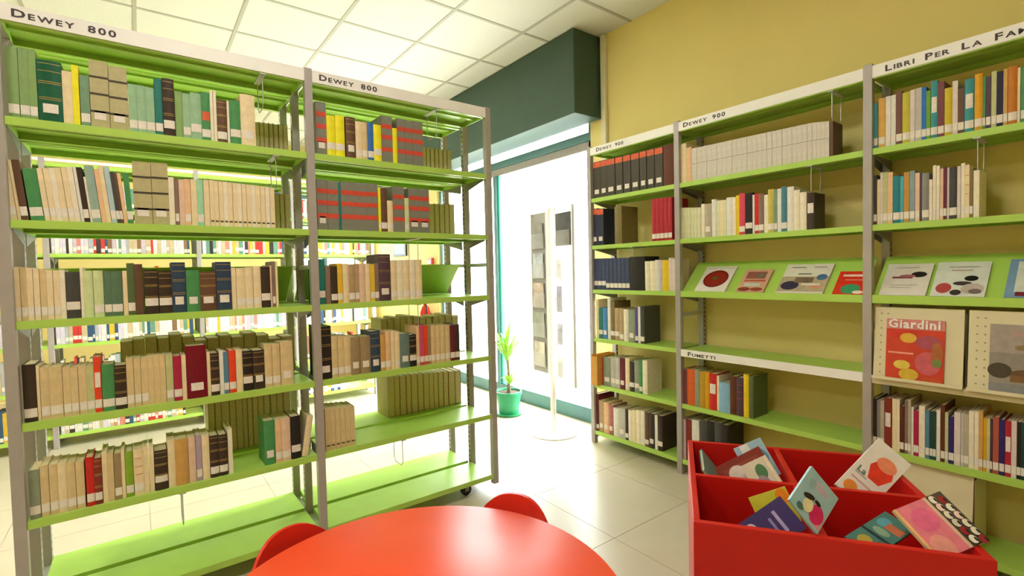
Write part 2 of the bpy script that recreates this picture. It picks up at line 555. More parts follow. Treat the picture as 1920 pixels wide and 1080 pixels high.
def double_unit(name, ox, oy, ys, label, display_back, wheels=True, backside=True, zs=ZL, fh=0.056):
    """Two-sided steel bookcase running along y; its readers' side faces +x at local x = 0."""
    root = empty(name, (ox, oy, 0))
    ys = [y - oy for y in ys]
    put = lambda a, d: (-d, a)
    ux = [(-0.030, 0.004)] + ([(-0.280, -0.248), (-0.530, -0.500)] if backside else [(-0.280, -0.248)])
    bot = 0.045 if wheels else 0.0
    for y in ys:
        for a, b in ux:
            MB().box(a, b, y - 0.0175, y + 0.0175, bot, zs[0] + 0.006).build('upright', STEEL if b < 0 else PLAINSTEEL, root, bevel=0.002, origin=((a + b) / 2, y, 0))
        for a, b in zip(ux[:-1], ux[1:]):
            for z in (zs[0] - 0.03, 1.34, 0.06):
                MB().box(b[1], a[0], y - 0.012, y + 0.012, z, z + 0.022).build('tie_bar', LIGHTSTEEL, root)
    for k in range(len(ys) - 1):
        a0, a1 = ys[k] + 0.0185, ys[k + 1] - 0.0185
        sides = [(0.0, 0.246)] + ([(0.282, 0.526)] if backside else [])
        for si, (d0, d1) in enumerate(sides):
            for lv in range(7):
                z = zs[lv] - (0.03 if lv == 0 else 0)
                mb = MB()
                tray(mb, a0, a1, d0, d1, z, put)
                sh = mb.build('canopy' if lv == 0 else 'shelf', GREEN, root)
                if 0 < lv < 6:
                    bm_ = MB()
                    bracket(bm_, a0 + 0.001, d0 + 0.03 if si == 0 else d1 - 0.03, d1 - 0.005 if si == 0 else d0 + 0.005, z - 0.004, put, -1)
                    bm_.build('shelf_bracket', GREY, root)
                    bm_ = MB()
                    bracket(bm_, a1 - 0.001, d0 + 0.03 if si == 0 else d1 - 0.03, d1 - 0.005 if si == 0 else d0 + 0.005, z - 0.004, put, 1)
                    bm_.build('shelf_bracket', GREY, root)
        fx = 0.0035
        fas = MB().box(0.001, fx, a0 - 0.001, a1 + 0.001, zs[0] - fh, zs[0]).build('fascia', WHITE, root)
        if backside:
            MB().box(-0.530, -0.5275, a0, a1, zs[0] - fh, zs[0]).build('fascia', WHITE, root)
        if display_back and backside:
            # sloping display board on the far side, third shelf
            zz = zs[3]
            p = [(-0.505, zz + 0.004), (-0.500, zz + 0.001), (-0.315, zz + 0.185), (-0.320, zz + 0.189)]
            MB().add([(x, a0 + 0.004, z) for x, z in p] + [(x, a1 - 0.004, z) for x, z in p],
                     [(0, 1, 2, 3), (7, 6, 5, 4), (0, 4, 5, 1), (1, 5, 6, 2), (2, 6, 7, 3), (3, 7, 4, 0)]).build('display_board', GREEN, root)
    if wheels:
        for y in (ys[0] + 0.12, ys[1], ys[-1] - 0.17):
            for x in (-0.07, -0.46):
                caster(root, x, y, 0.076)
    return root


LEFT_YS = [-0.367, 0.6537, 1.6537]
left = double_unit('bookcase', XA, 0.6437, LEFT_YS, None, True)
tag(left, 'two-sided lime green steel bookcase on casters with Dewey 800 signs', 'bookcase')
# signs on the two fascias, facing +x
for y0, w, in ((-0.317, 0.287), (0.703, 0.286)):
    lettering('sign_lettering', small_caps('Dewey 800', 0.038), w, INK, left, lambda a, b, y0=y0: (0.0042, y0 - 0.6437 + a, 2.2205 + b))

far = double_unit('bookcase', -5.2, 0.23, [-1.57, -0.57, 0.43, 1.23, 2.03], None, False, wheels=False, fh=0.022)
tag(far, 'lime green steel bookcase standing beyond the two-sided bookcase, towards end wall', 'bookcase')

# wall unit: three bays against the yellow wall
RX = [-2.596, -1.846, -0.835, 0.176]
right = empty('bookcase', (-1.2, YB, 0))
tag(right, 'three-bay lime green steel shelving against the yellow wall', 'bookcase')
put_r = lambda a, d: (a, d)
for x in RX:
    for y0, y1 in ((-0.004, 0.030), (0.246, 0.276)):
        MB().box(x + 1.2 - 0.018, x + 1.2 + 0.018, y0, y1, 0, ZR[0] + 0.012).build('upright', STEELX if y0 > 0 else PLAINSTEEL, right, bevel=0.002, origin=(x + 1.2, (y0 + y1) / 2, 0))
    for z in (ZR[0] - 0.03, 1.0, 0.04):
        MB().box(x + 1.2 - 0.012, x + 1.2 + 0.012, 0.030, 0.246, z, z + 0.022).build('tie_bar', LIGHTSTEEL, right)
for k in range(3):
    a0, a1 = RX[k] + 1.2 + 0.019, RX[k + 1] + 1.2 - 0.019
    for lv in range(7):
        if k > 0 and lv == 3:
            continue
        z = ZR[lv] - (0.03 if lv == 0 else 0)
        m = GREEN
        if k == 2 and lv == 4:
            z, m = 0.782, CREAMB
        mb = MB()
        tray(mb, a0, a1, 0.0, 0.262, z, put_r)
        mb.build('canopy' if lv == 0 else 'shelf', m, right)
        if 0 < lv < 6:
            for a, s in ((a0 + 0.001, -1), (a1 - 0.001, 1)):
                bm_ = MB()
                bracket(bm_, a, 0.03, 0.255, z - 0.004, put_r, s)
                bm_.build('shelf_bracket', GREY, right)
    MB().box(a0 - 0.001, a1 + 0.001, -0.0035, -0.001, ZR[0] - 0.054, ZR[0]).build('fascia', WHITE, right)
    if k > 0:
        zz = ZR[3]
        mb = MB()
        # sloping face-out display shelf with a front lip
        p = [(0.012, zz - 0.004), (0.016, zz - 0.008), (0.206, zz + 0.176), (0.202, zz + 0.180)]
        mb.add([(a0, y, z) for y, z in p] + [(a1, y, z) for y, z in p], [(3, 2, 1, 0), (4, 5, 6, 7), (1, 5, 4, 0), (2, 6, 5, 1), (3, 7, 6, 2), (0, 4, 7, 3)])
        mb.box(a0, a1, -0.002, 0.000, zz - 0.032, zz + 0.004).box(a0, a1, 0.0, 0.014, zz - 0.034, zz - 0.032).box(a0, a1, 0.0, 0.016, zz - 0.010, zz - 0.008)
        mb.build('display_shelf', GREEN, right)
f4 = MB().box(RX[1] + 1.2 + 0.018, RX[2] + 1.2 - 0.018, -0.0035, -0.001, ZR[4] - 0.044, ZR[4] + 0.001).build('fascia', WHITE, right)
for txt, x0, w, zb, s in (('Dewey 900', -2.517, 0.258, 2.168, 0.036), ('Dewey 900', -1.795, 0.278, 2.168, 0.036), ('Libri per la famiglia', -0.768, 0.565, 2.165, 0.037), ('Fumetti', -1.779, 0.188, 0.761, 0.034)):
    lettering('sign_lettering', small_caps(txt, s), w, INK, right, lambda a, b, x0=x0, zb=zb: (x0 + 1.2 + a, -0.0042, zb + b))

# wire book supports hanging from the shelves
def wire_support(loc, rz, label, grp, length=0.14):
    o = empty('wire_book_support', loc, rz)
    MB().tube([(0, 0.02, 0), (0, 0.02, -length + 0.02), (0, 0.04, -length), (0, 0.11, -length), (0, 0.13, -length + 0.02), (0, 0.13, 0)], 0.0022, 6).build('wire_loop', LIGHTSTEEL, o, smooth=True)
    MB().box(-0.012, 0.012, 0.0, 0.15, 0.0, 0.004).build('slide_plate', LIGHTSTEEL, o)
    tag(o, label, 'book support', grp)
for y, z, ph in ((0.465, 2.231, 'canopy of outer Dewey 800 bay'), (0.507, 1.880, 'top shelf of outer Dewey 800 bay'), (1.328, 2.231, 'canopy of window side Dewey 800 bay'),
                 (1.194, 1.526, 'second shelf of window side Dewey 800 bay'), (1.184, 1.173, 'third shelf of window side Dewey 800 bay'),
                 (0.105, 0.466, 'fifth shelf of outer Dewey 800 bay'), (1.072, 0.466, 'fifth shelf of window side Dewey 800 bay')):
    wire_support((XA, y, z - 0.0325), math.pi / 2, 'thin wire book support hanging under ' + ph, 'wire book supports')
for x, z, ph in ((-0.989, 2.176, 'canopy of middle wall bay'), (-1.083, 1.833, 'top shelf of middle wall bay'), (-0.464, 1.833, 'top shelf of family books bay'), (-2.216, 1.486, 'second shelf of narrow wall bay')):
    wire_support((x, YB, z - 0.0325), 0, 'thin wire book support hanging under ' + ph, 'wire book supports')

# rows of books: colour, start (mm along the shelf), thickness, height, spine marks, lean
ROWS = {
    'A1': (('sage', -340, 29, 245, 'l'), ('sage', -310, 25, 247, 'l'), ('sage', -285, 20, 248, 'l'), ('darkgreen', -264, 66, 218, 'lg'), ('cream', -198, 27, 192), ('yellow', -171, 19, 219), ('greygreen', -150, 27, 187, 'l'), ('tan', -122, 55, 250, 'Bl'), ('tan', -66, 55, 242, 'Bl'), ('palegreen', -9, 26, 184, 'l'), ('palegreen', 17, 28, 184, 'l'), ('palegreen', 45, 27, 182, 'l'), ('teal', 73, 25, 222, 'l'), ('darkbrown', 99, 39, 229, 'lg'), ('sage', 139, 26, 187), ('palegreen', 165, 26, 182, 'l'), ('palegreen', 191, 38, 191, 'l'), ('green', 229, 32, 201, 'lo'), ('palecream', 261, 11, 213), ('palecream', 273, 11, 213), ('brown', 284, 37, 180, 'lg'), ('palecream', 322, 9, 182), ('green', 332, 41, 187, 'l'), ('cream', 373, 57, 221, 'l')),
    'A2': (('cream', -350, 18, 205, 'l', -5), ('cream', -331, 8, 209, '', -5), ('brown', -323, 20, 210, 'l', -5), ('green', -299, 36, 182, 'l', -5), ('cream', -262, 15, 187, 'l', -5), ('cream', -246, 16, 189, 'l', -5), ('palecream', -230, 16, 192, 'l', -5), ('cream', -214, 16, 194, 'l', -5), ('cream', -197, 16, 197, 'l', -5), ('palecream', -181, 16, 200, 'l', -5), ('white', -164, 9, 204, '', -5), ('darkbrown', -155, 16, 202, 'l', -5), ('palecream', -138, 6, 169, '', -5), ('greyteal', -132, 26, 211, 'l', -5), ('peach', -105, 14, 201, '', -5), ('cream', -91, 14, 211, '', -5), ('paleblue', -76, 16, 214, 'l', -5), ('darkgrey', -60, 11, 195, 'l', -5), ('brown', -49, 9, 192, 'l', -5), ('peach', -39, 11, 193, '', -5), ('green', -28, 18, 193, 'l', -3), ('tan', -8, 58, 243, 'Bl'), ('tan', 51, 54, 245, 'Bl'), ('palecream', 105, 19, 192), ('greybrown', 125, 13, 186, 'l'), ('pinkcream', 139, 19, 186), ('peach', 158, 21, 190, 'l'), ('cream', 180, 21, 190), ('mint', 201, 23, 192, 'l'), ('cream', 225, 20, 192), ('cream', 246, 16, 194, 'm'), ('cream', 262, 16, 192, 'm'), ('cream', 279, 17, 191, 'm'), ('palecream', 296, 17, 191, 'm'), ('cream', 313, 17, 190, 'm'), ('cream', 331, 17, 189, 'm'), ('palecream', 348, 17, 188, 'm'), ('cream', 366, 17, 188, 'm'), ('cream', 384, 18, 187, 'm'), ('palecream', 402, 18, 186, 'm'), ('cream', 420, 18, 185, 'm'), ('cream', 439, 18, 184, 'm'), ('palecream', 458, 18, 183, 'm'), ('cream', 477, 19, 182, 'm')),
    'A3': (('cream', -352, 16, 191, 'l'), ('tan2', -335, 16, 189, 'l'), ('cream', -319, 16, 187, 'l'), ('cream', -302, 16, 184, 'l'), ('tan2', -285, 17, 182, 'l'), ('cream', -268, 17, 179, 'l'), ('cream', -250, 17, 177, 'l'), ('palecream', -233, 15, 179), ('darkgrey', -218, 40, 170, 'l'), ('palecream', -177, 9, 185), ('palelime', -168, 27, 174), ('palelime', -140, 29, 174, 'l'), ('greygreen2', -110, 22, 172, 'l'), ('greygreen2', -88, 33, 171, 'l'), ('cream', -54, 14, 172), ('olivegreen', -40, 23, 201, 'l'), ('brown', -17, 26, 197), ('darkbrown', 12, 45, 175, 'lg'), ('darkbrown', 58, 44, 169, 'lg'), ('navy', 102, 47, 203, 'lg'), ('green', 150, 47, 171, 'l'), ('brown', 197, 59, 163, 'lg'), ('navy', 257, 56, 204, 'lg'), ('cream', 313, 17, 179), ('cream', 331, 36, 177, 'l'), ('cream', 367, 29, 180, 'l'), ('cream', 397, 30, 184, 'l'), ('darkbrown', 427, 38, 182, 'l'), ('pinkcream', 465, 7, 186), ('greybrown', 473, 13, 205, 'l'), ('cream', 487, 10, 204)),
    'A4': (('darkbrown', -344, 36, 205, 'l'), ('cream', -308, 8, 198), ('tan2', -299, 24, 190, 'l'), ('tan2', -275, 35, 188, 'l'), ('tan2', -239, 21, 182, 'l'), ('tan2', -218, 21, 179, 'l'), ('tan2', -196, 22, 182, 'l'), ('palelime2', -174, 22, 180, 'l'), ('orangered', -152, 21, 209, 'lw'), ('green', -130, 37, 177, 'l'), ('darkbrown', -93, 37, 169, 'lg'), ('tan2', -56, 22, 190, 'l'), ('tan2', -33, 21, 189, 'l'), ('tan2', -11, 22, 188, 'l'), ('tan2', 11, 19, 193), ('tan2', 30, 19, 192), ('tan2', 49, 19, 191), ('palelime2', 69, 24, 190, 'l'), ('crimson', 94, 28, 182, 'l'), ('cream', 122, 15, 184), ('darkred', 138, 71, 218, 'l'), ('cream', 210, 12, 186), ('darkbrown', 222, 32, 178, 'lg'), ('white', 255, 15, 185), ('slateblue', 270, 19, 178, 'l'), ('orangered', 290, 26, 183, 'l'), ('cream', 317, 25, 183), ('black', 342, 39, 174, 'lg'), ('darkbrown', 382, 47, 172, 'lg'), ('tan2', 429, 31, 192, 'l'), ('tan2', 461, 32, 191, 'l'), ('tan2', 495, 53, 198, 'l')),
    'A5': (('greygreen3', -343, 29, 176, 'l'), ('tan2', -313, 23, 186, 'l'), ('tan2', -289, 23, 183, 'l'), ('cream', -266, 24, 181, 'l'), ('tan2', -242, 24, 178, 'l'), ('tan2', -217, 24, 175, 'l'), ('red', -189, 23, 184, 'l'), ('brickred', -166, 23, 175, 'lg'), ('cream', -142, 15, 193), ('tan2', -127, 19, 183), ('greybrown2', -107, 22, 178, 'l'), ('cream', -85, 11, 187), ('lime', -73, 24, 178, 'l'), ('cream', -48, 32, 180, 'lr'), ('cream', -16, 16, 183), ('cream', 1, 15, 182), ('darkbrown', 17, 44, 159, 'lg'), ('cream', 62, 24, 194), ('orangetan', 86, 45, 189), ('pinkcream', 132, 25, 187), ('lilac', 158, 20, 191, 'l'), ('cream', 179, 27, 187), ('darkbrown', 207, 33, 178, 'lg'), ('darkbrown', 240, 32, 175, 'lg'), ('palecream', 274, 17, 192), ('green', 415, 46, 199, 'l'), ('peach', 461, 28, 195, 'l'), ('pinkcream', 489, 36, 195, 'l'), ('black', 527, 42, 197, 'l'), ('cream', 571, 28, 187, '', 9)),
    'B1': (('redband', 688, 47, 248, 'Rl'), ('yellow', 736, 40, 192, 'l'), ('yellow', 777, 44, 198, 'l'), ('brown', 827, 48, 200, 'lg'), ('cream', 875, 33, 186, 'l'), ('tan2', 908, 27, 188, 'l'), ('blue', 936, 31, 190, 'l'), ('yellow', 967, 41, 185, 'l'), ('redband', 1009, 59, 238, 'R'), ('yellow', 1069, 25, 183), ('redband', 1095, 42, 237, 'R'), ('redband', 1138, 43, 236, 'R'), ('redband', 1182, 60, 238, 'R')),
    'B2': (('redband', 681, 46, 239, 'Rl'), ('redband', 728, 52, 237, 'R'), ('teal', 780, 12, 233), ('redband', 793, 62, 239, 'R'), ('redband', 855, 67, 239, 'R'), ('redband', 922, 56, 241, 'R'), ('yellow', 980, 14, 224, 'l'), ('brown', 994, 34, 223, 'l'), ('cream', 1028, 31, 161, 'l'), ('redband', 1060, 64, 238, 'R'), ('palelime', 1125, 24, 181, 'l'), ('redband', 1149, 61, 237, 'Rl'), ('redband', 1210, 59, 237, 'Rl')),
    'B3': (('teal', 666, 39, 215, 'l'), ('greybrown', 706, 24, 180), ('darkbrown', 731, 32, 180, 'l'), ('yellow2', 763, 25, 194, 'l'), ('cream', 789, 28, 192), ('tan3', 817, 31, 189, 'l'), ('tan3', 849, 21, 189, 'l'), ('pinkcream', 870, 32, 191), ('cream', 902, 24, 191), ('yellow2', 927, 22, 188, 'l'), ('greybrown', 949, 22, 193, 'l'), ('plum', 971, 64, 239, 'lg'), ('cream', 1036, 35, 207, 'l'), ('palecream', 1071, 35, 208, 'l'), ('cream', 1106, 35, 209, 'l'), ('palecream', 1142, 36, 209, 'l'), ('cream', 1178, 36, 210, 'l')),
    'B4': (('black', 666, 57, 253, 'lg'), ('tan2', 723, 30, 201, 'l'), ('tan2', 754, 30, 198, 'l'), ('tan2', 784, 31, 195, 'l'), ('greybrown2', 815, 47, 188, 'l'), ('greybrown2', 863, 53, 187, 'l'), ('navy', 917, 50, 208, 'lg'), ('orangetan', 968, 28, 186, 'l'), ('peach', 996, 28, 202, 'l'), ('cream', 1025, 23, 200), ('cream', 1048, 26, 195, 'l'), ('greyteal2', 1075, 54, 180, 'l'), ('black', 1129, 40, 170, 'lg'), ('peach', 1169, 18, 213, 'l'), ('rose', 1188, 28, 213, 'l'), ('orangered', 1216, 22, 211, 'l'), ('greybrown2', 1238, 19, 210, 'l'), ('tan2', 1257, 29, 209, 'l'), ('tan2', 1287, 29, 207, 'l'), ('tan2', 1316, 29, 205, 'l'), ('tan2', 1346, 30, 203, 'l'), ('maroon', 1377, 34, 200, 'l'), ('darkbrown', 1411, 27, 202, 'l')),
    'B5': (('tan2', 682, 23, 204, 'm'), ('tan2', 705, 23, 202, 'm'), ('tan2', 729, 23, 200, 'm'), ('tan2', 753, 23, 198, 'm'), ('tan2', 777, 24, 196, 'm'), ('tan2', 801, 24, 194, 'm')),
    'A1b': (('olive', 482, 22, 202, 'P'), ('olive2', 504, 21, 202, 'P'), ('olive', 525, 21, 203, 'P'), ('olive2', 547, 21, 204, 'P'), ('olive', 569, 22, 204, 'P'), ('olive2', 592, 22, 205, 'P'), ('olive', 614, 22, 206, 'P')),
    'A2b': (('olive', 561, 24, 207, 'P'), ('olive2', 585, 24, 208, 'P'), ('olive', 609, 24, 209, 'P')),
    'B1b': (('olive', 1397, 28, 199, 'P'), ('olive2', 1425, 28, 200, 'P'), ('olive', 1454, 28, 200, 'P'), ('olive2', 1483, 29, 201, 'P'), ('olive', 1512, 29, 201, 'P'), ('olive2', 1542, 29, 202, 'P'), ('olive', 1571, 30, 202, 'P')),
    'B2b': (('olive', 1436, 34, 212, 'P'), ('olive2', 1471, 34, 214, 'P'), ('olive', 1506, 35, 215, 'P'), ('olive2', 1541, 35, 216, 'P'), ('olive', 1576, 36, 218, 'P')),
    'A4b': (('olive', -79, 43, 226, 'P'), ('olive2', -36, 43, 232, 'P'), ('olive', 7, 44, 239, 'P'), ('olive2', 52, 45, 228, 'P'), ('olive', 98, 46, 240, 'P'), ('olive2', 145, 48, 227, 'P'), ('olive', 193, 49, 206, 'P'), ('olive2', 242, 50, 212, 'P'), ('olive', 293, 51, 219, 'P'), ('olive2', 345, 53, 207, 'P'), ('olive', 398, 54, 219, 'P'), ('olive2', 453, 56, 205, 'P'), ('olive', 509, 57, 182, 'P'), ('olive2', 567, 59, 189, 'P')),
    'B4b': (('olive', 1103, 39, 236, 'P'), ('olive2', 1143, 39, 225, 'P'), ('olive', 1183, 40, 239, 'P'), ('olive2', 1223, 41, 228, 'P'), ('olive', 1264, 41, 243, 'P'), ('olive2', 1306, 42, 232, 'P'), ('olive', 1348, 43, 227, 'P'), ('olive2', 1392, 43, 215, 'P'), ('olive', 1436, 44, 230, 'P'), ('olive2', 1480, 45, 219, 'P'), ('olive', 1526, 46, 234, 'P'), ('olive2', 1572, 47, 222, 'P')),
    'A5b': (('olive', 234, 27, 257, 'P'), ('olive2', 262, 27, 257, 'P'), ('olive', 289, 33, 257, 'P'), ('olive2', 323, 28, 258, 'P'), ('olive', 351, 28, 259, 'P'), ('olive2', 379, 21, 260, 'P'), ('olive', 401, 21, 261, 'P'), ('olive2', 423, 25, 261, 'P'), ('olive', 448, 26, 261, 'P'), ('olive2', 474, 30, 261, 'P'), ('olive', 505, 30, 262, 'P'), ('olive2', 535, 30, 263, 'P'), ('olive', 566, 31, 263, 'P')),
    'B5b': (('olive', 1130, 44, 242, 'P'), ('olive', 1174, 32, 240, 'P'), ('olive2', 1207, 41, 237, 'P'), ('orangebrown', 1248, 33, 236, 'P'), ('olive', 1281, 42, 233, 'P'), ('olive2', 1324, 38, 231, 'P'), ('olive', 1363, 39, 229, 'P'), ('olive', 1402, 31, 227, 'P'), ('olive', 1433, 31, 225, 'P'), ('olive2', 1465, 36, 223, 'P'), ('orangebrown', 1501, 36, 221, 'P'), ('olive', 1538, 47, 218, 'P'), ('olive2', 1585, 42, 216, 'P')),
    'C1': (('blackolive', -2574, 70, 268, 'Ol'), ('blackolive', -2502, 61, 267, 'Ol'), ('blackolive', -2440, 74, 265, 'Ol'), ('blackolive', -2359, 65, 264, 'Ol'), ('blackolive', -2288, 63, 263, 'Ol'), ('blackolive', -2219, 67, 261, 'Ol'), ('blackolive', -2146, 53, 261, 'Ol'), ('blackolive', -2087, 57, 260, 'Ol'), ('blackolive', -2024, 61, 258, 'Ol'), ('redbrown', -1958, 80, 261)),
    'C2': (('navy2', -2596, 58, 274, 'Ol'), ('navy2', -2538, 59, 267, 'Ol'), ('olivebrown', -2373, 65, 266), ('cherry', -2052, 32, 279, 'l'), ('cherry', -2020, 31, 277, 'l'), ('cherry', -1989, 30, 276, 'l'), ('cherry', -1958, 30, 275, 'l'), ('cherry', -1927, 29, 273, 'l')),
    'C3': (('navy3', -2580, 40, 231, 'l'), ('navy3', -2540, 39, 230, 'l'), ('navy3', -2501, 38, 230, 'l'), ('navy3', -2462, 37, 229, 'l'), ('navy3', -2424, 37, 228, 'l'), ('navy3', -2387, 36, 228, 'l'), ('navy3', -2350, 36, 227, 'l'), ('navy3', -2314, 35, 227, 'l'), ('navy3', -2278, 34, 226, 'l'), ('black', -2242, 127, 231), ('palecream', -2113, 41, 197), ('palecream', -2071, 40, 198), ('white', -2031, 32, 204), ('lilac2', -1999, 23, 201), ('yellow3', -1975, 49, 200), ('pinkwhite', -1926, 28, 214), ('pinkwhite', -1898, 24, 209)),
    'C4': (('cream', -2565, 24, 289), ('teal', -2540, 41, 225, 'l'), ('blue2', -2499, 46, 227, 'l'), ('white', -2452, 28, 302, 'l'), ('olivebrown', -2424, 39, 281, 'l'), ('tan3', -2385, 44, 232, 'l'), ('tan3', -2341, 37, 232, 'l'), ('palecream', -2303, 41, 227, 'l'), ('greygreen3', -2261, 57, 225, 'l'), ('violet', -2203, 25, 246, 'l'), ('white', -2178, 20, 249), ('darkgrey', -2158, 34, 254, 'l')),
    'C5': (('cherry', -2557, 52, 205, 'l'), ('greygreen3', -2504, 74, 208, 'l'), ('palegrey', -2430, 43, 216, 'l'), ('palegrey', -2387, 41, 221, 'l'), ('maroon', -2346, 50, 224, 'l'), ('cream', -2295, 37, 228, 'l'), ('darkbrown', -2258, 42, 208, 'l'), ('greygreen3', -2215, 41, 224, 'l'), ('green', -2174, 29, 228, 'l'), ('palecream', -2145, 40, 233)),
    'C6': (('maroon', -2589, 35, 278, 'l'), ('tan3', -2553, 48, 234, 'l'), ('peach', -2505, 47, 228, 'l'), ('rose2', -2457, 46, 222, 'l'), ('white', -2411, 45, 207, 'l'), ('palegrey', -2365, 63, 213, 'l'), ('darkbrown', -2302, 27, 218, 'l'), ('palecream', -2274, 35, 219), ('cream', -2238, 35, 227), ('palecream', -2203, 34, 235), ('palecream', -2168, 35, 237, 'l'), ('brown', -2133, 34, 235, 'l'), ('darkbrown', -2098, 48, 235, 'l'), ('white', -2050, 22, 231, 'l'), ('darkbrown', -2028, 40, 235, 'l')),
    'D1': (('cream', -1833, 43, 240), ('peach', -1790, 36, 211), ('palegrey2', -1753, 33, 199, 'h'), ('palegrey2', -1719, 33, 198, 'h'), ('palegrey2', -1686, 32, 198, 'h'), ('palegrey2', -1653, 32, 197, 'h'), ('palegrey2', -1621, 31, 196, 'h'), ('palegrey2', -1589, 31, 196, 'h'), ('palegrey2', -1558, 30, 195, 'h'), ('palegrey2', -1528, 30, 195, 'h'), ('palegrey2', -1497, 29, 194, 'h'), ('palegrey2', -1468, 29, 194, 'h'), ('palegrey2', -1439, 28, 193, 'h'), ('palegrey2', -1410, 28, 193, 'h'), ('palegrey2', -1382, 27, 192, 'h'), ('palegrey2', -1355, 27, 192, 'h'), ('palegrey2', -1328, 26, 191, 'h'), ('palegrey2', -1301, 26, 191, 'h'), ('palegrey2', -1274, 25, 190, 'h'), ('palegrey2', -1249, 25, 190, 'h'), ('palegrey2', -1223, 25, 189, 'h'), ('palegrey2', -1198, 24, 189, 'h'), ('palegrey2', -1173, 24, 188, 'h'), ('palegrey2', -1149, 24, 188, 'h'), ('palegrey2', -1125, 23, 187, 'h'), ('palegrey2', -1101, 23, 187, 'h'), ('palegrey2', -1077, 20, 185, 'h'), ('palegrey2', -1057, 19, 182, 'h'), ('palegrey2', -1038, 19, 179, 'h'), ('palegrey2', -1019, 18, 176, 'h'), ('brown', -999, 15, 171)),
    'D2': (('palelime3', -1837, 25, 195), ('palelime3', -1812, 24, 193), ('palelime3', -1788, 24, 190), ('palelime3', -1763, 23, 188), ('palelime3', -1740, 23, 186), ('palelime3', -1717, 23, 184), ('palecream', -1693, 21, 202), ('greycream', -1672, 47, 199, 'l'), ('white', -1624, 29, 220), ('palelime3', -1594, 21, 210), ('cream', -1573, 20, 209), ('palelime3', -1553, 20, 209), ('white', -1532, 36, 219, 'w'), ('palecream', -1496, 19, 216), ('yellow3', -1476, 19, 224), ('rosered', -1457, 34, 232, 'l'), ('black', -1422, 41, 229, 'l'), ('white', -1381, 11, 215), ('red', -1369, 22, 220, 'l'), ('greybrown', -1347, 28, 217, 'l'), ('palecream', -1318, 21, 206), ('mustard2', -1297, 31, 231, 'l'), ('greygreen', -1266, 17, 228, 'l'), ('white', -1248, 20, 228, 'l'), ('petrol', -1228, 30, 235, 'l'), ('white', -1198, 33, 230, 'l'), ('palecream', -1165, 29, 209), ('palecream', -1135, 31, 193), ('darkbrown', -1103, 36, 185, 'w')),
    'D5': (('maroon2', -1835, 34, 218), ('orange', -1801, 54, 224), ('greygreen3', -1747, 32, 225), ('mustard', -1714, 35, 221), ('amber', -1678, 27, 222), ('red', -1651, 49, 219, 'w'), ('palecream', -1601, 14, 211), ('lightblue', -1586, 66, 176), ('redbrown', -1520, 39, 223), ('plum', -1480, 41, 222, 'r'), ('yellow3', -1438, 30, 246), ('olivegreen', -1407, 25, 239)),
    'D6': (('lilac2', -1844, 30, 254), ('brickred', -1813, 41, 259), ('white', -1771, 50, 266), ('darkgrey', -1710, 44, 279), ('black', -1666, 46, 282), ('darkgrey', -1619, 45, 286), ('black', -1574, 42, 282)),
    'E1': (('teal2', -817, 15, 207, 'l'), ('amber2', -800, 26, 223, 'l'), ('white', -773, 19, 225, 'l'), ('white', -753, 18, 225, 'l'), ('greymaroon', -734, 23, 233, 'l'), ('chartreuse', -711, 27, 223, 'l'), ('pinkwhite', -684, 17, 227, 'l'), ('palegrey', -666, 22, 229, 'l'), ('blue3', -644, 16, 226, 'l'), ('grassgreen', -628, 14, 208, 'l'), ('teal2', -613, 23, 242, 'lw'), ('maroon2', -590, 21, 232, 'l'), ('yellow4', -568, 25, 199, 'l'), ('pinkwhite', -543, 17, 221, 'l'), ('brown', -526, 20, 186, 'l'), ('teal2', -505, 29, 215, 'lw'), ('amber', -475, 24, 226, 'l'), ('green', -451, 9, 213, 'l'), ('plum', -441, 14, 207, 'l'), ('palelime2', -426, 15, 222, 'l'), ('midnight', -411, 19, 216, 'l'), ('orangetan', -392, 12, 220, 'l'), ('ochre', -379, 26, 223, 'l'), ('cream', -353, 8, 213, 'l'), ('green', -344, 15, 211, 'l')),
    'E2': (('darkgrey', -817, 12, 228, 'l'), ('cream', -804, 12, 206, 'l'), ('pinkwhite', -792, 10, 236, 'l'), ('palelime2', -782, 18, 234, 'l'), ('peach', -764, 19, 232, 'l'), ('petrol2', -744, 26, 211, 'l'), ('lightblue2', -718, 12, 207, 'l'), ('ochre2', -705, 20, 222, 'l'), ('greyblue', -684, 18, 224, 'l'), ('pinkcream', -665, 16, 212, 'l'), ('plum', -648, 7, 209), ('grey', -641, 24, 207, 'l'), ('palecream', -617, 11, 176), ('palecream', -605, 11, 234, 'l'), ('palecream', -593, 11, 230, 'l'), ('pinkcream', -581, 11, 216, 'l'), ('maroon', -570, 11, 220, 'l'), ('lilac2', -558, 7, 216, 'l'), ('darkgrey', -551, 25, 215, 'l'), ('pinkwhite', -526, 11, 216, 'l'), ('palecream', -514, 12, 226, 'l'), ('cream', -502, 14, 217, 'lr'), ('olivebrown', -488, 11, 205, 'l'), ('palecream', -476, 18, 190, 'l')),
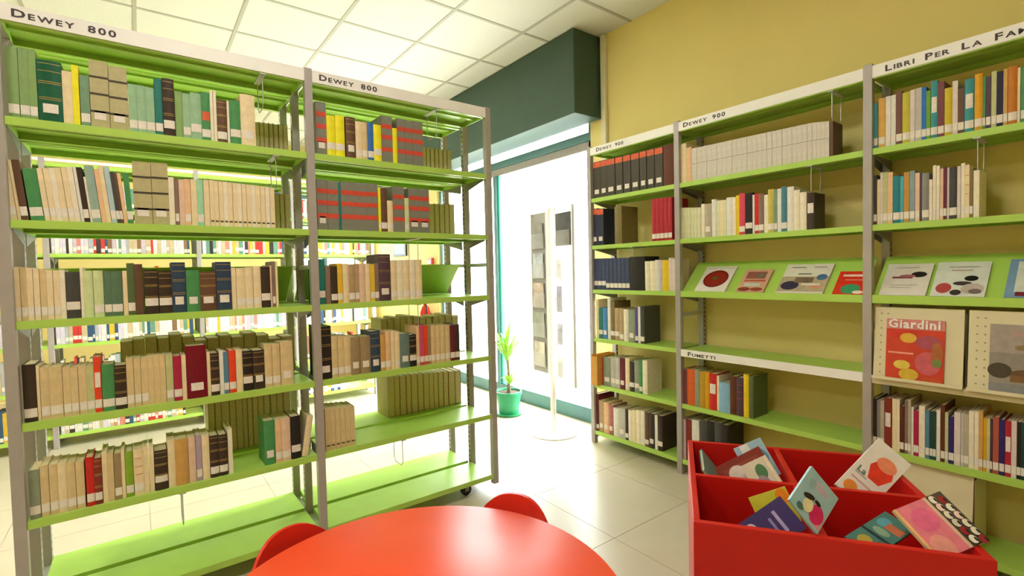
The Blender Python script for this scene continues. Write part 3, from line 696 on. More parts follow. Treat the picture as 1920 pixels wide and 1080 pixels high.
    'E5': (('darkbrown', -824, 21, 227, 'l'), ('grey', -802, 13, 221, 'l'), ('greycream', -789, 15, 223, 'l'), ('brickred', -773, 27, 238, 'w'), ('cream', -744, 18, 240), ('palecream', -726, 10, 240), ('redbrown', -716, 16, 213, 'l'), ('greybrown', -698, 12, 241, 'l'), ('greycream', -686, 11, 246, 'l'), ('white', -674, 8, 216), ('crimson', -666, 19, 202, 'l'), ('palecream', -647, 21, 228, 'l'), ('slateblue', -625, 14, 213, 'l'), ('darkteal', -610, 11, 211, 'l'), ('darkteal', -599, 11, 213, 'l'), ('white', -587, 13, 221, 'l'), ('redbrown', -573, 14, 247, 'l'), ('palelime2', -559, 11, 217, 'l'), ('indigo', -547, 18, 202, 'l'), ('pinkwhite', -529, 20, 225, 'l'), ('palegrey', -508, 9, 224, 'l'), ('greycream', -499, 16, 224, 'l'), ('palecream', -483, 16, 241, 'l'), ('palecream', -466, 13, 242, 'l'), ('orangetan', -453, 13, 245, 'l'), ('amber', -439, 10, 221, 'l'), ('palelime2', -429, 10, 221, 'l'), ('plum', -419, 7, 221, 'l'), ('terracotta', -411, 18, 230, 'l'), ('indigo', -392, 15, 224, 'l'), ('cherry', -376, 18, 223, 'lw'), ('pinkwhite', -358, 15, 227, 'l'), ('black', -343, 12, 226, 'l'), ('darkteal', -331, 13, 227, 'l')),
}
# ------------------------------------------------------------------ books
PAL = {
    'amber': ('e2a416', 'amber'), 'amber2': ('e3b25c', 'light amber'), 'black': ('2a2624', 'black'), 'blackolive': ('4c463a', 'olive black'),
    'blue': ('3f74bc', 'blue'), 'blue2': ('4f88c2', 'sky blue'), 'blue3': ('2a76c6', 'bright blue'), 'brickred': ('8c3428', 'brick red'),
    'brown': ('6a4c3a', 'brown'), 'chartreuse': ('c9c23c', 'yellow green'), 'cherry': ('b62c36', 'cherry red'), 'cream': ('f0dcb2', 'cream'),
    'crimson': ('b0284a', 'crimson'), 'darkbrown': ('40332a', 'dark brown'), 'darkgreen': ('125c3c', 'dark green'), 'darkgrey': ('4a4a48', 'dark grey'),
    'darkred': ('7c1024', 'dark red'), 'darkteal': ('264a42', 'dark teal'), 'grassgreen': ('72a61e', 'grass green'), 'green': ('4f945a', 'mid green'),
    'grey': ('8f8e8c', 'grey'), 'greyblue': ('8fa4aa', 'grey blue'), 'greybrown': ('8c7464', 'grey brown'), 'greybrown2': ('a08a66', 'drab brown'),
    'greycream': ('bcb29c', 'greyish cream'), 'greygreen': ('7c9e80', 'grey green'), 'greygreen2': ('5e7c62', 'dull green'), 'greygreen3': ('949e88', 'sage grey'),
    'greymaroon': ('7c524a', 'dull maroon'), 'greyteal': ('9ab4a8', 'grey teal'), 'greyteal2': ('6c8480', 'slate teal'), 'indigo': ('352c6e', 'indigo'),
    'lightblue': ('8cbade', 'light blue'), 'lightblue2': ('52aebe', 'aqua'), 'lilac': ('b4a2b4', 'lilac'), 'lilac2': ('cfc2cc', 'pale lilac'),
    'lime': ('88b030', 'lime green'), 'maroon': ('6c2632', 'maroon'), 'maroon2': ('7c4248', 'dusky maroon'), 'midnight': ('201c3c', 'midnight blue'),
    'mint': ('a4dab4', 'mint green'), 'mustard': ('c49a2c', 'mustard'), 'mustard2': ('cdbb5e', 'pale mustard'), 'navy': ('34485f', 'navy'),
    'navy2': ('303648', 'blackish navy'), 'navy3': ('404a6a', 'navy blue'), 'ochre': ('c87a22', 'ochre'), 'ochre2': ('c9984a', 'pale ochre'),
    'olive': ('b0a862', 'olive'), 'olive2': ('96894e', 'dark olive-shaded'), 'olivebrown': ('857548', 'olive brown'), 'olivegreen': ('5e6e46', 'olive green'),  # olive and olive2 put shade and green bounce into the cover colour
    'orange': ('e2682e', 'orange'), 'orangebrown': ('a0602c', 'orange brown'), 'orangered': ('ee4a2a', 'orange red'), 'orangetan': ('d2a45c', 'orange tan'),
    'paleblue': ('b8ced4', 'pale blue'), 'palecream': ('f3e8cf', 'pale cream'), 'palegreen': ('9cc29c', 'pale green'), 'palegrey': ('c4c0ba', 'pale grey'),
    'palegrey2': ('dad2c8', 'off white'), 'palelime': ('d2e0a8', 'pale lime'), 'palelime2': ('c6c890', 'greenish cream'), 'palelime3': ('dcdcb4', 'greenish white'),
    'peach': ('eec498', 'peach'), 'petrol': ('4c8092', 'petrol blue'), 'petrol2': ('2a8490', 'petrol green'), 'pinkcream': ('e8c6ac', 'pinkish cream'),
    'pinkwhite': ('e4d4d0', 'pinkish white'), 'plum': ('57404e', 'plum'), 'red': ('d02c26', 'red'), 'redband': ('85857a', 'grey'),
    'redbrown': ('64341e', 'red brown'), 'rose': ('cc5070', 'rose'), 'rose2': ('b67470', 'dusty rose'), 'rosered': ('da4a5a', 'rose red'),
    'sage': ('8cac6c', 'sage green'), 'slateblue': ('5c88a2', 'slate blue'), 'tan': ('bcb486', 'tan'), 'tan2': ('dec695', 'tan'), 'tan3': ('b89e78', 'dull tan'),
    'teal': ('2c7c74', 'teal'), 'teal2': ('3f98a0', 'blue teal'), 'terracotta': ('b45a4a', 'terracotta'), 'violet': ('5c5294', 'violet'),
    'white': ('eae6de', 'white'), 'yellow': ('faee2c', 'yellow'), 'yellow2': ('ecc43a', 'golden yellow'), 'yellow3': ('ecca22', 'deep yellow'), 'yellow4': ('d2ba22', 'dull yellow'),
}


def cover_mat(c):
    return mat('cover_' + PAL[c][1].replace(' ', '_') + '_' + PAL[c][0], PAL[c][0], 0.48, 0.07, 55, spec=0.3)


def strip(mb, x0, x1, z0, z1, w, bul, e=0.0007, n=4):
    """Thin band or sticker that follows the rounded spine."""
    vs = []
    for k in range(n + 1):
        x = x0 + (x1 - x0) * k / n
        y = -bul * (1 - (2 * x / w - 1) ** 2) - e
        vs += [(x, y, z0), (x, y, z1)]
    mb.add(vs, [(2 * k, 2 * k + 2, 2 * k + 3, 2 * k + 1) for k in range(n)])


def make_book(name, loc, rz, c, w, h, d, style, lean=0.0):
    """Book standing with its spine at local y = 0 and its boards running back to y = d."""
    root = empty(name, loc, rz)
    sx = -w if lean > 0 else 0.0
    if lean > 0:
        root.location = Vector(loc) + Matrix.Rotation(rz, 3, 'Z') @ Vector((w, 0, 0))
    root.rotation_euler = (0, math.radians(lean), rz)
    flat = any(k in style for k in 'BROhm') or w < 0.022
    bul = 0.0 if flat else min(0.005, w * 0.11)
    bt = 0.0022 if w > 0.014 else 0.0008
    n = 1 if bul == 0 else 5
    outer = [(w * k / n, -bul * (1 - (2 * k / n - 1) ** 2)) for k in range(n + 1)]
    poly = outer + [(w, d), (w - bt, d), (w - bt, bt * 1.3), (bt, bt * 1.3), (bt, d), (0, d)]
    flip = 'P' in style
    tr = (lambda x, y, z: (w - x + sx, d - y, z)) if flip else (lambda x, y, z: (x + sx, y, z))
    cm = cover_mat(c)
    MB().prism(poly, 0, h, tr).build('cover', cm, root)
    ins = 0.003 if w > 0.014 else 0.0006
    MB().prism([(bt, bt * 1.3), (w - bt, bt * 1.3), (w - bt, d - ins), (bt, d - ins)], ins, h - ins, tr).build('pages', PAGES, root)
    if flip:
        return root

    def bands(m, spans, x0=0.0, x1=1.0, nm='spine_band'):
        groups = [spans] if nm == 'gilt_lines' else [[q] for q in spans]
        for g in groups:
            mb = MB()
            for a, b in g:
                strip(mb, w * x0, w * x1, a, b, w, bul)
            mb.v = [(x + sx, y, z) for x, y, z in mb.v]
            o = mb.build(nm, m, root)
            if len(g) > 1:
                o['kind'] = 'stuff'
    if 'B' in style:
        bands(BANDD, [(h * f, h * f + 0.008) for f in (0.23, 0.49, 0.74)])
    if 'R' in style:
        bands(BANDR, [(h * f, h * f + 0.022) for f in (0.24, 0.50, 0.73)])
    if 'O' in style:
        bands(BANDO, [(h * 0.84, h * 0.985)])
    if 'h' in style:
        bands(mat('faint_ruled_line', '9a9088', 0.6), [(h * 0.52, h * 0.535)])
    if 'm' in style:
        bands(MARKM, [(h * 0.10, h * 0.135)], 0.15, 0.85, 'spine_print')
    if 'g' in style:
        bands(GILT, [(h * f, h * f + 0.0022) for f in (0.36, 0.39, 0.62, 0.65, 0.82, 0.94)], 0.04, 0.96, 'gilt_lines')
    if 'r' in style:
        bands(BANDR, [(h * 0.45, h * 0.46), (h * 0.62, h * 0.63), (h * 0.80, h * 0.81)], 0.1, 0.9)
    if 'o' in style:
        bands(BANDO, [(h * 0.42, h * 0.60)], 0.1, 0.9, 'spine_title')
    if 'w' in style:
        bands(LABELM, [(h * 0.45, h * 0.72)], 0.12, 0.88, 'spine_title')
    if 'l' in style:
        zz = 0.016 + (int(w * 9973) % 5) * 0.004
        wide = 0.62 if w > 0.045 else 0.94
        bands(LABELM, [(zz, zz + min(0.032, h * 0.17))], 0.5 - wide / 2, 0.5 + wide / 2, 'spine_label')
    return root


SHELF = {1: 'top', 2: 'second', 3: 'third', 4: 'fourth', 5: 'fifth', 6: 'bottom'}
BAY = {'A': 'outer Dewey-800 bay', 'B': 'window-side Dewey-800 bay', 'C': 'narrow wall bay', 'D': 'middle wall bay', 'E': 'family books bay'}


def size_word(w, h):
    if w >= 0.045:
        return 'thick '
    if w <= 0.013:
        return 'thin '
    return ''


def detail(st):
    for k, t in (('B', 'with dark bands'), ('R', 'with red bands'), ('O', 'with orange head band'), ('P', 'shelved spine inward'), ('h', 'with ruled spine'),
                 ('m', 'with small dark print'), ('g', 'with gilt lines'), ('r', 'with red lines'), ('o', 'with orange title'), ('w', 'with white title')):
        if k in st:
            return t
    return 'with white label' if 'l' in st else 'with plain spine'


def cut(words, n=16):
    return ' '.join(words.split()[:n])


STUFF_ROWS = []
for rn, entries in ROWS.items():
    if rn in ('A1b', 'A2b', 'A4b', 'B1b', 'B2b', 'B4b'):   # little shows of these behind the front rows
        STUFF_ROWS.append(rn)
        continue
    unit_left = rn[0] in 'AB'
    lv = int(rn[1])
    back = rn.endswith('b')
    place = SHELF[lv] + ' shelf, ' + ('far side, ' if back else '') + BAY[rn[0]]
    desc = []
    for e in entries:
        c, s, t, h = e[:4]
        st = e[4] if len(e) > 4 else ''
        desc.append((size_word(t / 1000, h / 1000) + PAL[c][1], detail(st)))
    full = [a + ' book ' + b for a, b in desc]
    for i, e in enumerate(entries):
        c, s, t, h = e[:4]
        st = e[4] if len(e) > 4 else ''
        lean = e[5] if len(e) > 5 else 0
        label = full[i] + ', ' + place
        if full.count(full[i]) > 1:
            nb = [desc[j][0] for j in (i - 1, i + 1) if 0 <= j < len(entries) and full.count(full[j]) == 1]
            alt = None
            if nb:
                alt = desc[i][0] + ' book ' + ('' if detail(st) == 'with plain spine' else detail(st) + ' ') + 'beside ' + nb[0] + ' book'
            label = (alt if alt else desc[i][0] + ' book ' + detail(st) + ' among its like') + ', ' + place
        label = cut(label)
        if unit_left:
            dep = 0.335 if back else 0.02
            loc, rz = (XA - dep, s / 1000, ZL[lv]), math.pi / 2
        else:
            loc, rz = (s / 1000, YB + 0.02, ZR[lv]), 0.0
        hh, ww = h / 1000, t / 1000 - 0.0004
        d = max(0.115, min(0.175, hh * 0.68))
        hard = ww >= 0.027 or any(k in st for k in 'gBROhP')
        b = make_book('hardback_book' if hard else 'paperback_book', loc, rz, c, ww, hh, d, st, lean)
        tag(b, label, 'book', 'books on ' + place)

# ------------------------------------------------------------------ flat books, boards and decals
def flat_poly(name, pts, z, m, parent):
    """Printed shape lying on a cover at local height z."""
    mb = MB()
    mb.add([(x, y, z) for x, y in pts], [tuple(range(len(pts)))])
    return mb.build(name, m, parent)


def ell(cx, cy, rx, ry, n=18, a0=0.0, rot=0.0):
    return [(cx + rx * math.cos(2 * math.pi * k / n + a0) * math.cos(rot) - ry * math.sin(2 * math.pi * k / n + a0) * math.sin(rot),
             cy + rx * math.cos(2 * math.pi * k / n + a0) * math.sin(rot) + ry * math.sin(2 * math.pi * k / n + a0) * math.cos(rot)) for k in range(n)]


def rect(x0, y0, x1, y1):
    return [(x0, y0), (x1, y0), (x1, y1), (x0, y1)]


def ink(hexc):
    return mat('print_' + hexc, hexc, 0.4, 0.10, 40, spec=0.35)


def flat_book(name, matrix, w, h, t, cover_hex, prints, label, cat, group, text=()):
    """Book lying on its back board: local x across, y up the cover, z out of the front cover."""
    root = empty(name, (0, 0, 0))
    root.matrix_world = matrix
    c = min(0.0022, t * 0.2)
    mb = MB().box(0, w, 0, h, 0, c).box(0, w, 0, h, t - c, t).box(0, c, 0, h, c, t - c)
    mb.build('cover', mat('cover_print_' + cover_hex, cover_hex, 0.35, 0.05, 25, spec=0.4), root)
    MB().box(c, w - 0.003, 0.003, h - 0.003, c, t - c).build('pages', PAGES, root)
    z = t + 0.0003
    for pts, hx in prints:
        flat_poly('cover_print', pts, z, ink(hx), root)
        z += 0.00025
    for s, size, x, y, wd, hx in text:
        V, Fs, _ = text_verts([(s, size)], wd)
        MB().add([(x + a, y + b, z) for a, b in V], Fs).build('cover_lettering', ink(hx), root)
    tag(root, label, cat, group)
    return root


def frame_matrix(o, ex, ey):
    ex, ey = Vector(ex).normalized(), Vector(ey)
    ey = (ey - ex * ey.dot(ex)).normalized()
    ez = ex.cross(ey)
    return Matrix(((ex.x, ey.x, ez.x, o[0]), (ex.y, ey.y, ez.y, o[1]), (ex.z, ey.z, ez.z, o[2]), (0, 0, 0, 1)))


# face-out books on the sloping display shelves
sl = math.atan2(0.184, 0.190)
up = (0, math.cos(sl), math.sin(sl))
def on_display(x0, x1, h, hexc, prints, label, text=(), t=0.010):
    o = (x0, YB + 0.0125, ZR[3] - 0.0028)
    off = Vector((0, -math.sin(sl), math.cos(sl))) * 0.0006
    m = frame_matrix(Vector(o) + off, (1, 0, 0), up)
    return flat_book('display_book', m, x1 - x0, h, t, hexc, prints, label, 'book', 'face-out books on the sloping shelves', text)


w = 0.196
on_display(-1.737, -1.737 + w, 0.21, 'f0e9e4', [(ell(w / 2, 0.105, 0.078, 0.072), '7a1410'), (ell(w / 2, 0.107, 0.066, 0.06), '9a2418'), (ell(w / 2 - 0.005, 0.11, 0.018, 0.014), '5c6a2a'), (rect(0.01, 0.19, w - 0.01, 0.198), 'd8cfc8')],
           'white face-out book with a round dark red dish on its cover')
w = 0.155
on_display(-1.475, -1.475 + w, 0.18, 'd8a88c', [(rect(0.02, 0.105, 0.13, 0.16), '9c5a52'), (ell(0.10, 0.13, 0.03, 0.02), '7c6a5c'), (rect(0.03, 0.045, 0.12, 0.07), 'cfd6cc'), (ell(0.04, 0.022, 0.035, 0.016), '8a3c28'), (ell(0.11, 0.022, 0.035, 0.014), '9c4a34'), (rect(0.02, 0.082, 0.14, 0.095), 'c05a50')],
           'small pinkish brown face-out book with picture bands on its cover')
w = 0.228
on_display(-1.254, -1.254 + w, 0.213, 'e4ddd0', [(rect(0.0, 0.012, w, 0.12), 'b8a88c'), (ell(0.055, 0.055, 0.045, 0.032), '3c3450'), (rect(0.07, 0.075, 0.16, 0.115), '7c6a58'), (ell(0.18, 0.05, 0.03, 0.018), 'd09478'), (ell(0.195, 0.115, 0.025, 0.022), '4a7098'), (rect(0.11, 0.055, 0.2, 0.07), 'ddd2c0'), (rect(0.03, 0.185, 0.1, 0.19), '8c8880'), (rect(0.14, 0.185, 0.2, 0.19), '8c8880'), (rect(0.075, 0.135, 0.14, 0.142), '7c7870')],
           'wide pale face-out book with a collage of photographs on its cover')
w = 0.140
on_display(-0.985, -0.985 + w - 0.0, 0.155, 'd8301c', [(ell(0.07, 0.035, 0.042, 0.032), '3f9a6c'), (ell(0.105, 0.014, 0.022, 0.011), 'f0d8c8'), (rect(0.02, 0.118, 0.125, 0.132), 'f4d4c8'), (rect(0.035, 0.092, 0.11, 0.098), 'e89080')],
           'small red face-out book with a green round figure on its cover')
w = 0.168
on_display(-0.793, -0.793 + w, 0.20, 'e6dfd6', [(rect(0.03, 0.105, 0.105, 0.117), '8c4a54'), (ell(0.125, 0.13, 0.028, 0.018), '2a2024'), (ell(0.085, 0.12, 0.03, 0.009), 'b06a70'), (rect(0.03, 0.06, 0.13, 0.066), 'c4bcb8'), (rect(0.03, 0.045, 0.11, 0.05), 'c4bcb8'), (rect(0.03, 0.17, 0.12, 0.176), 'c8c0bc')],
           'white face-out book with a thin dark drawn figure across its cover')
w = 0.172
on_display(-0.610, -0.610 + w, 0.205, 'dfe2da', [(ell(0.038, 0.048, 0.026, 0.03), 'b84a4c'), (ell(0.12, 0.105, 0.022, 0.016), '201a1c'), (ell(0.095, 0.075, 0.03, 0.012), '4a3c40'), (ell(0.13, 0.045, 0.036, 0.03), 'c8b8b0'), (ell(0.08, 0.022, 0.018, 0.016), '3a2e32'), (ell(0.14, 0.03, 0.02, 0.014), '7c6c6c'), (rect(0.04, 0.17, 0.14, 0.176), 'b4b0b4'), (rect(0.05, 0.15, 0.12, 0.155), 'c49a94')],
           'white face-out book with a small black haired drawn figure and red spot')
w = 0.19
on_display(-0.383, -0.383 + w, 0.215, '7c9cc0', [(rect(0.025, 0.03, w, 0.2), 'd6dad0'), (rect(0.06, 0.17, 0.16, 0.178), '5c544c'), (rect(0.05, 0.145, 0.17, 0.152), '6c645c'), (rect(0.06, 0.12, 0.15, 0.127), '6c645c'), (rect(0.07, 0.095, 0.14, 0.101), '7c746c'), (rect(0.03, 0.008, 0.18, 0.03), '7c2438')],
           'face-out book with pale blue border and a maroon foot band')

# ------------------------------------------------------------------ cream magazine bins
def magazine_bin(x0, w, z0, h, label):
    r = empty('magazine_bin', (x0, YB, z0))
    mb = MB().box(0, w, 0.035, 0.25, 0, 0.004).box(0, 0.003, 0.035, 0.25, 0.004, h - 0.02).box(w - 0.003, w, 0.035, 0.25, 0.004, h - 0.02).box(0.003, w - 0.003, 0.247, 0.25, 0.004, h - 0.02)
    mb.build('body', CREAMB, r)
    y0, y1, t = -0.010, 0.022, 0.006
    p = [(y0, 0.001), (y0 + t, 0.001), (y1 + t, h), (y1, h)]
    fl = MB()
    fl.add([(0.002, y, z) for y, z in p] + [(w - 0.002, y, z) for y, z in p], [(3, 2, 1, 0), (4, 5, 6, 7), (1, 5, 4, 0), (2, 6, 5, 1), (3, 7, 6, 2), (0, 4, 7, 3)])
    f = fl.build('flap', CREAMB, r, bevel=0.002)
    MB().box(0.002, w - 0.002, y0 - 0.014, y0 + 0.002, 0.0, 0.003).box(0.002, w - 0.002, y0 - 0.016, y0 - 0.014, 0.0, 0.014).build('lip', CREAMB, f)
    hl = MB()
    n = 9
    for cxx in (0.028, 0.052):
        for k in range(n):
            zz = 0.03 + (h - 0.06) * k / (n - 1)
            yy = y0 + (y1 - y0) * zz / h - 0.0004
            hl.box(cxx - 0.003, cxx + 0.003, yy - 0.0003, yy + 0.001, zz - 0.003, zz + 0.003)
    hl.build('vent_holes', mat('dull_vent_hole', 'a39a78', 0.7), f)['kind'] = 'stuff'
    tag(r, label, 'magazine bin', 'cream magazine bins')
    return r


magazine_bin(-0.812, 0.316, 0.7825, 0.326, 'cream metal bin behind the red gardening magazine')
magazine_bin(-0.487, 0.316, 0.7825, 0.326, 'cream metal bin behind the greyish landscape magazine')
magazine_bin(-0.780, 0.316, 0.0955, 0.322, 'empty cream metal bin on the bottom shelf behind the red box')
fa = math.atan2(0.326, 0.032)
fup = (0, math.cos(fa), math.sin(fa))
def on_flap(x, w, h, hexc, prints, label, text):
    m = frame_matrix((x, YB - 0.0095 - 0.0012, 0.7825 + 0.004), (1, 0, 0), fup)
    return flat_book('magazine', m, w, h, 0.005, hexc, prints, label, 'magazine', 'magazines on the cream bins', text)


w, h = 0.204, 0.272
on_flap(-0.762, w, h, 'd4402c', [(rect(0, 0.228, w, h), 'd88a84'), (rect(0.0, 0.19, w * 0.55, 0.226), 'd83a2c'), (ell(0.08, 0.19, 0.03, 0.022), 'e0b040'), (ell(0.15, 0.175, 0.045, 0.03), 'b05060'), (ell(0.15, 0.085, 0.045, 0.05), 'd06068'), (ell(0.06, 0.07, 0.03, 0.02), 'e8cc58'), (ell(0.085, 0.03, 0.035, 0.026), 'dcb83c'), (ell(0.18, 0.13, 0.02, 0.05), 'b4683c'), (ell(0.18, 0.09, 0.018, 0.018), '7c8c4c'), (rect(0.01, 0.118, 0.10, 0.126), 'f0a090'), (ell(0.165, 0.015, 0.036, 0.012), 'd0542c')],
        'red gardening magazine with yellow and pink flowers on cream bin', [('Giardini', 0.052, 0.008, 0.234, 0.188, 'f6efe8')])
w, h = 0.204, 0.272
on_flap(-0.420, w, h, '9c948c', [(rect(0, 0.16, w, h), 'a89c94'), (rect(0.06, 0.225, w, 0.245), 'b49a94'), (rect(0, 0.10, w, 0.16), '948c84'), (ell(0.03, 0.09, 0.035, 0.03), '4c4438'), (ell(0.10, 0.08, 0.04, 0.02), '6c5038'), (rect(0.06, 0.05, w, 0.075), '84603c'), (rect(0, 0.0, w, 0.04), '8c8c90'), (ell(0.1, 0.185, 0.03, 0.01), '8c7850')],
        'greyish magazine with a brown landscape photograph on cream bin', [])

# ------------------------------------------------------------------ red book box and the picture books in it
BW, BD, BH, BT = 0.656, 0.671, 0.62, 0.018
ba = math.radians(34.6)
box = empty('book_box', (-0.763, 1.173, 0), ba)
def bpart(name, *b):
    return MB().box(*b).build(name, BOXRED, box, bevel=0.002)
bpart('front_panel', 0, BW, 0, BT, 0.03, BH)
bpart('back_panel', 0, BW, BD - BT, BD, 0.03, BH)
bpart('side_panel', 0, BT, BT, BD - BT, 0.03, BH)
bpart('side_panel', BW - BT, BW, BT, BD - BT, 0.03, BH)
bpart('cross_divider', BT, BW - BT, 0.325, 0.325 + BT, 0.32, BH - 0.001)
bpart('centre_divider', 0.305, 0.305 + BT, BT, 0.325, 0.32, BH - 0.002)
bpart('centre_divider', 0.305, 0.305 + BT, 0.325 + BT, BD - BT, 0.32, BH - 0.002)
bpart('bottom', BT, BW - BT, BT, BD - BT, 0.302, 0.32)
for x in (0.05, BW - 0.05):
    for y in (0.05, BD - 0.05):
        MB().lathe([(0.02, 0), (0.024, 0.004), (0.024, 0.03)], 12, (x, y)).build('foot', BLACKR, box)
tag(box, 'square red wooden book box with four open compartments', 'book box')
BM = Matrix.Translation((-0.763, 1.173, 0)) @ Matrix.Rotation(ba, 4, 'Z')


def boxed(T, e1, e2, w, h, t, hexc, prints, label, text=()):
    """T is the raised corner; e1 runs along the top edge, e2 down the side; the cover faces out."""
    e1, e2 = Vector(e1).normalized(), Vector(e2)
    e2 = (e2 - e1 * e2.dot(e1)).normalized()
    ex, ey = e1, -e2
    o = Vector(T) + e2 * h
    m = frame_matrix(o, ex, ey)
    n = Vector((m[0][2], m[1][2], m[2][2]))
    m = Matrix.Translation(-n * t) @ m
    return flat_book('picture_book', BM @ m, w, h, t, hexc, prints, label, 'book', 'picture books in the red box', text)


boxed((0.040, 0.615, 0.600), (0, -1, 0), (0.62, 0, -0.78), 0.20, 0.16, 0.012, '5a9c92', [(rect(0.01, 0.02, 0.19, 0.03), '7cb4aa')], 'teal picture book leaning inside the corner of the red box')
boxed((0.229, 0.482, 0.681), (0.519, -0.292, -0.803), (-0.855, -0.178, -0.488), 0.130, 0.17, 0.010, '8c3a34', [(rect(0.02, 0.02, 0.12, 0.15), '9c4c44'), (ell(0.05, 0.06, 0.03, 0.03), 'e8ddd0'), (rect(0.03, 0.11, 0.12, 0.116), 'c08078'), (rect(0.03, 0.13, 0.12, 0.136), 'c08078'), (ell(0.09, 0.05, 0.02, 0.02), '3c3a30')], 'dark red patterned picture book poking out of the red box')
boxed((0.240, 0.517, 0.700), (0.465, -0.229, -0.855), (-0.885, -0.12, -0.449), 0.130, 0.10, 0.010, 'a8cce0', [(rect(0.0, 0.02, 0.13, 0.05), 'e8ece8'), (ell(0.06, 0.075, 0.03, 0.018), '6ca4c8'), (ell(0.11, 0.05, 0.02, 0.02), 'd8b0b4')], 'small pale blue book behind the dark red patterned book')
boxed((0.244, 0.437, 0.668), (0.5, -0.296, -0.814), (-0.866, -0.171, -0.47), 0.112, 0.09, 0.010, 'e4dcc4', [(ell(0.04, 0.05, 0.025, 0.018), '5c8c60'), (ell(0.08, 0.04, 0.03, 0.02), 'b09aa8'), (rect(0.004, 0.078, 0.108, 0.086), 'f4e8c8')], 'cream and green picture book in front of the pale blue one')
boxed((0.598, 0.520, 0.728), (0.716, -0.255, -0.65), (-0.682, -0.456, -0.573), 0.109, 0.225, 0.012, 'ece6dc', [(ell(0.066, 0.135, 0.036, 0.05, 6), 'e8402c'), (ell(0.066, 0.165, 0.03, 0.024), 'f0906c'), (rect(0.012, 0.06, 0.1, 0.066), 'd8a8a8'), (rect(0.012, 0.08, 0.05, 0.085), 'b8b4b0'), (ell(0.03, 0.03, 0.02, 0.02), 'e89040'), (ell(0.08, 0.03, 0.02, 0.016), '4a5a50')], 'white picture book with a big red picture leaning over the box edge', [('La', 0.03, 0.012, 0.088, 0.03, '6c8a80')])
boxed((0.242, 0.182, 0.640), (0.609, -0.425, -0.67), (-0.777, -0.152, -0.611), 0.098, 0.15, 0.010, '43386c', [(rect(0.02, 0.10, 0.08, 0.11), 'b4a4cc'), (rect(0.03, 0.08, 0.075, 0.088), '9484b4'), (ell(0.062, 0.04, 0.03, 0.02), '24243c'), (ell(0.03, 0.025, 0.016, 0.016), 'd8c0c8')], 'dark purple picture book low in the front compartment')
boxed((0.264, 0.230, 0.650), (0.397, -0.314, -0.862), (-0.918, -0.136, -0.374), 0.098, 0.11, 0.010, 'd0c83c', [(ell(0.022, 0.09, 0.022, 0.018), 'f08a1c'), (rect(0.05, 0.01, 0.095, 0.09), 'a4a8d4'), (ell(0.07, 0.05, 0.02, 0.02), '7c94c4')], 'yellow and orange picture book between purple and light blue books')
boxed((0.305, 0.100, 0.766), (0.605, 0.023, -0.796), (-0.543, -0.719, -0.434), 0.104, 0.133, 0.008, 'a6ccd8', [(ell(0.05, 0.105, 0.03, 0.014), 'c4bcd0'), (ell(0.028, 0.095, 0.011, 0.016), '9cbcc8'), (rect(0.066, 0.008, 0.1, 0.05), 'ec9cb8'), (ell(0.076, 0.036, 0.022, 0.027), 'e0246c'), (ell(0.045, 0.036, 0.016, 0.020), 'f0e6bc'), (ell(0.036, 0.058, 0.018, 0.008, 18, 0, 0.5), '201a1c'), (ell(0.064, 0.064, 0.010, 0.006), '201a1c'), (ell(0.028, 0.014, 0.01, 0.009), '4c7c6c')], 'light blue picture book with a pink patch, standing on its corner')
boxed((0.504, 0.194, 0.624), (0.692, -0.666, -0.28), (-0.715, -0.687, -0.13), 0.072, 0.185, 0.008, '4c7c74', [(ell(0.022, 0.14, 0.016, 0.022), '5ca0b0'), (rect(0.03, 0.12, 0.068, 0.15), 'c87050'), (rect(0.0, 0.07, 0.072, 0.08), '2c3c44'), (ell(0.035, 0.10, 0.02, 0.014), '8ca890'), (ell(0.03, 0.035, 0.016, 0.02), 'b4a048'), (rect(0.05, 0.02, 0.068, 0.06), '3c5c50')], 'dark teal picture book lying under the pink comic album')
cm = [(rect(0.0, 0.0, 0.131, 0.086), 'e27c8a'), (ell(0.045, 0.05, 0.03, 0.03), 'e0688c'), (ell(0.11, 0.035, 0.03, 0.026), 'e69a8c'), (rect(0.0, 0.0, 0.131, 0.008), 'e8b478'), (rect(0.0, 0.088, 0.131, 0.093), 'e4bca0'), (rect(0.0, 0.094, 0.131, 0.138), '5a4c40')]
for i in range(6):
    for j in range(2):
        cx_, cy_ = 0.012 + i * 0.0213 + 0.008 * j, 0.105 + 0.020 * j
        cm.append((ell(cx_, cy_, 0.0105, 0.0088, 10), ['ece6d0', 'd8d0b8', 'ecccbc', '9c2c2c', 'e4dcc4'][(2 * i + j * 3) % 5]))
        cm.append((ell(cx_ + 0.002, cy_ + 0.005, 0.006, 0.003, 8), '2c2820'))
boxed((0.613, 0.162, 0.707), (0.484, -0.67, -0.563), (-0.875, -0.371, -0.311), 0.131, 0.138, 0.009, 'd8c8a4', cm, 'pink comic album with a strip of drawn heads resting on the box rim')

# ------------------------------------------------------------------ round red table and two red chairs
table = empty('round_table', (-0.953, 0.448, 0))
R_ = 0.454
MB().lathe([(R_ - 0.006, 0.574), (R_, 0.578), (R_, 0.596), (R_ - 0.005, 0.6)], 96).build('tabletop', RED, table, smooth=True)
for k in range(4):
    a = math.radians(45 + 90 * k)
    x, y = 0.33 * math.cos(a), 0.33 * math.sin(a)
    MB().lathe([(0.02, 0.0), (0.022, 0.01), (0.022, 0.574)], 14, (x, y)).build('leg', GREY, table, smooth=True)
MB().lathe([(0.34, 0.53), (0.36, 0.53), (0.36, 0.574)], 48).build('apron', GREY, table)
tag(table, 'low round table with a glossy orange red top', 'table')


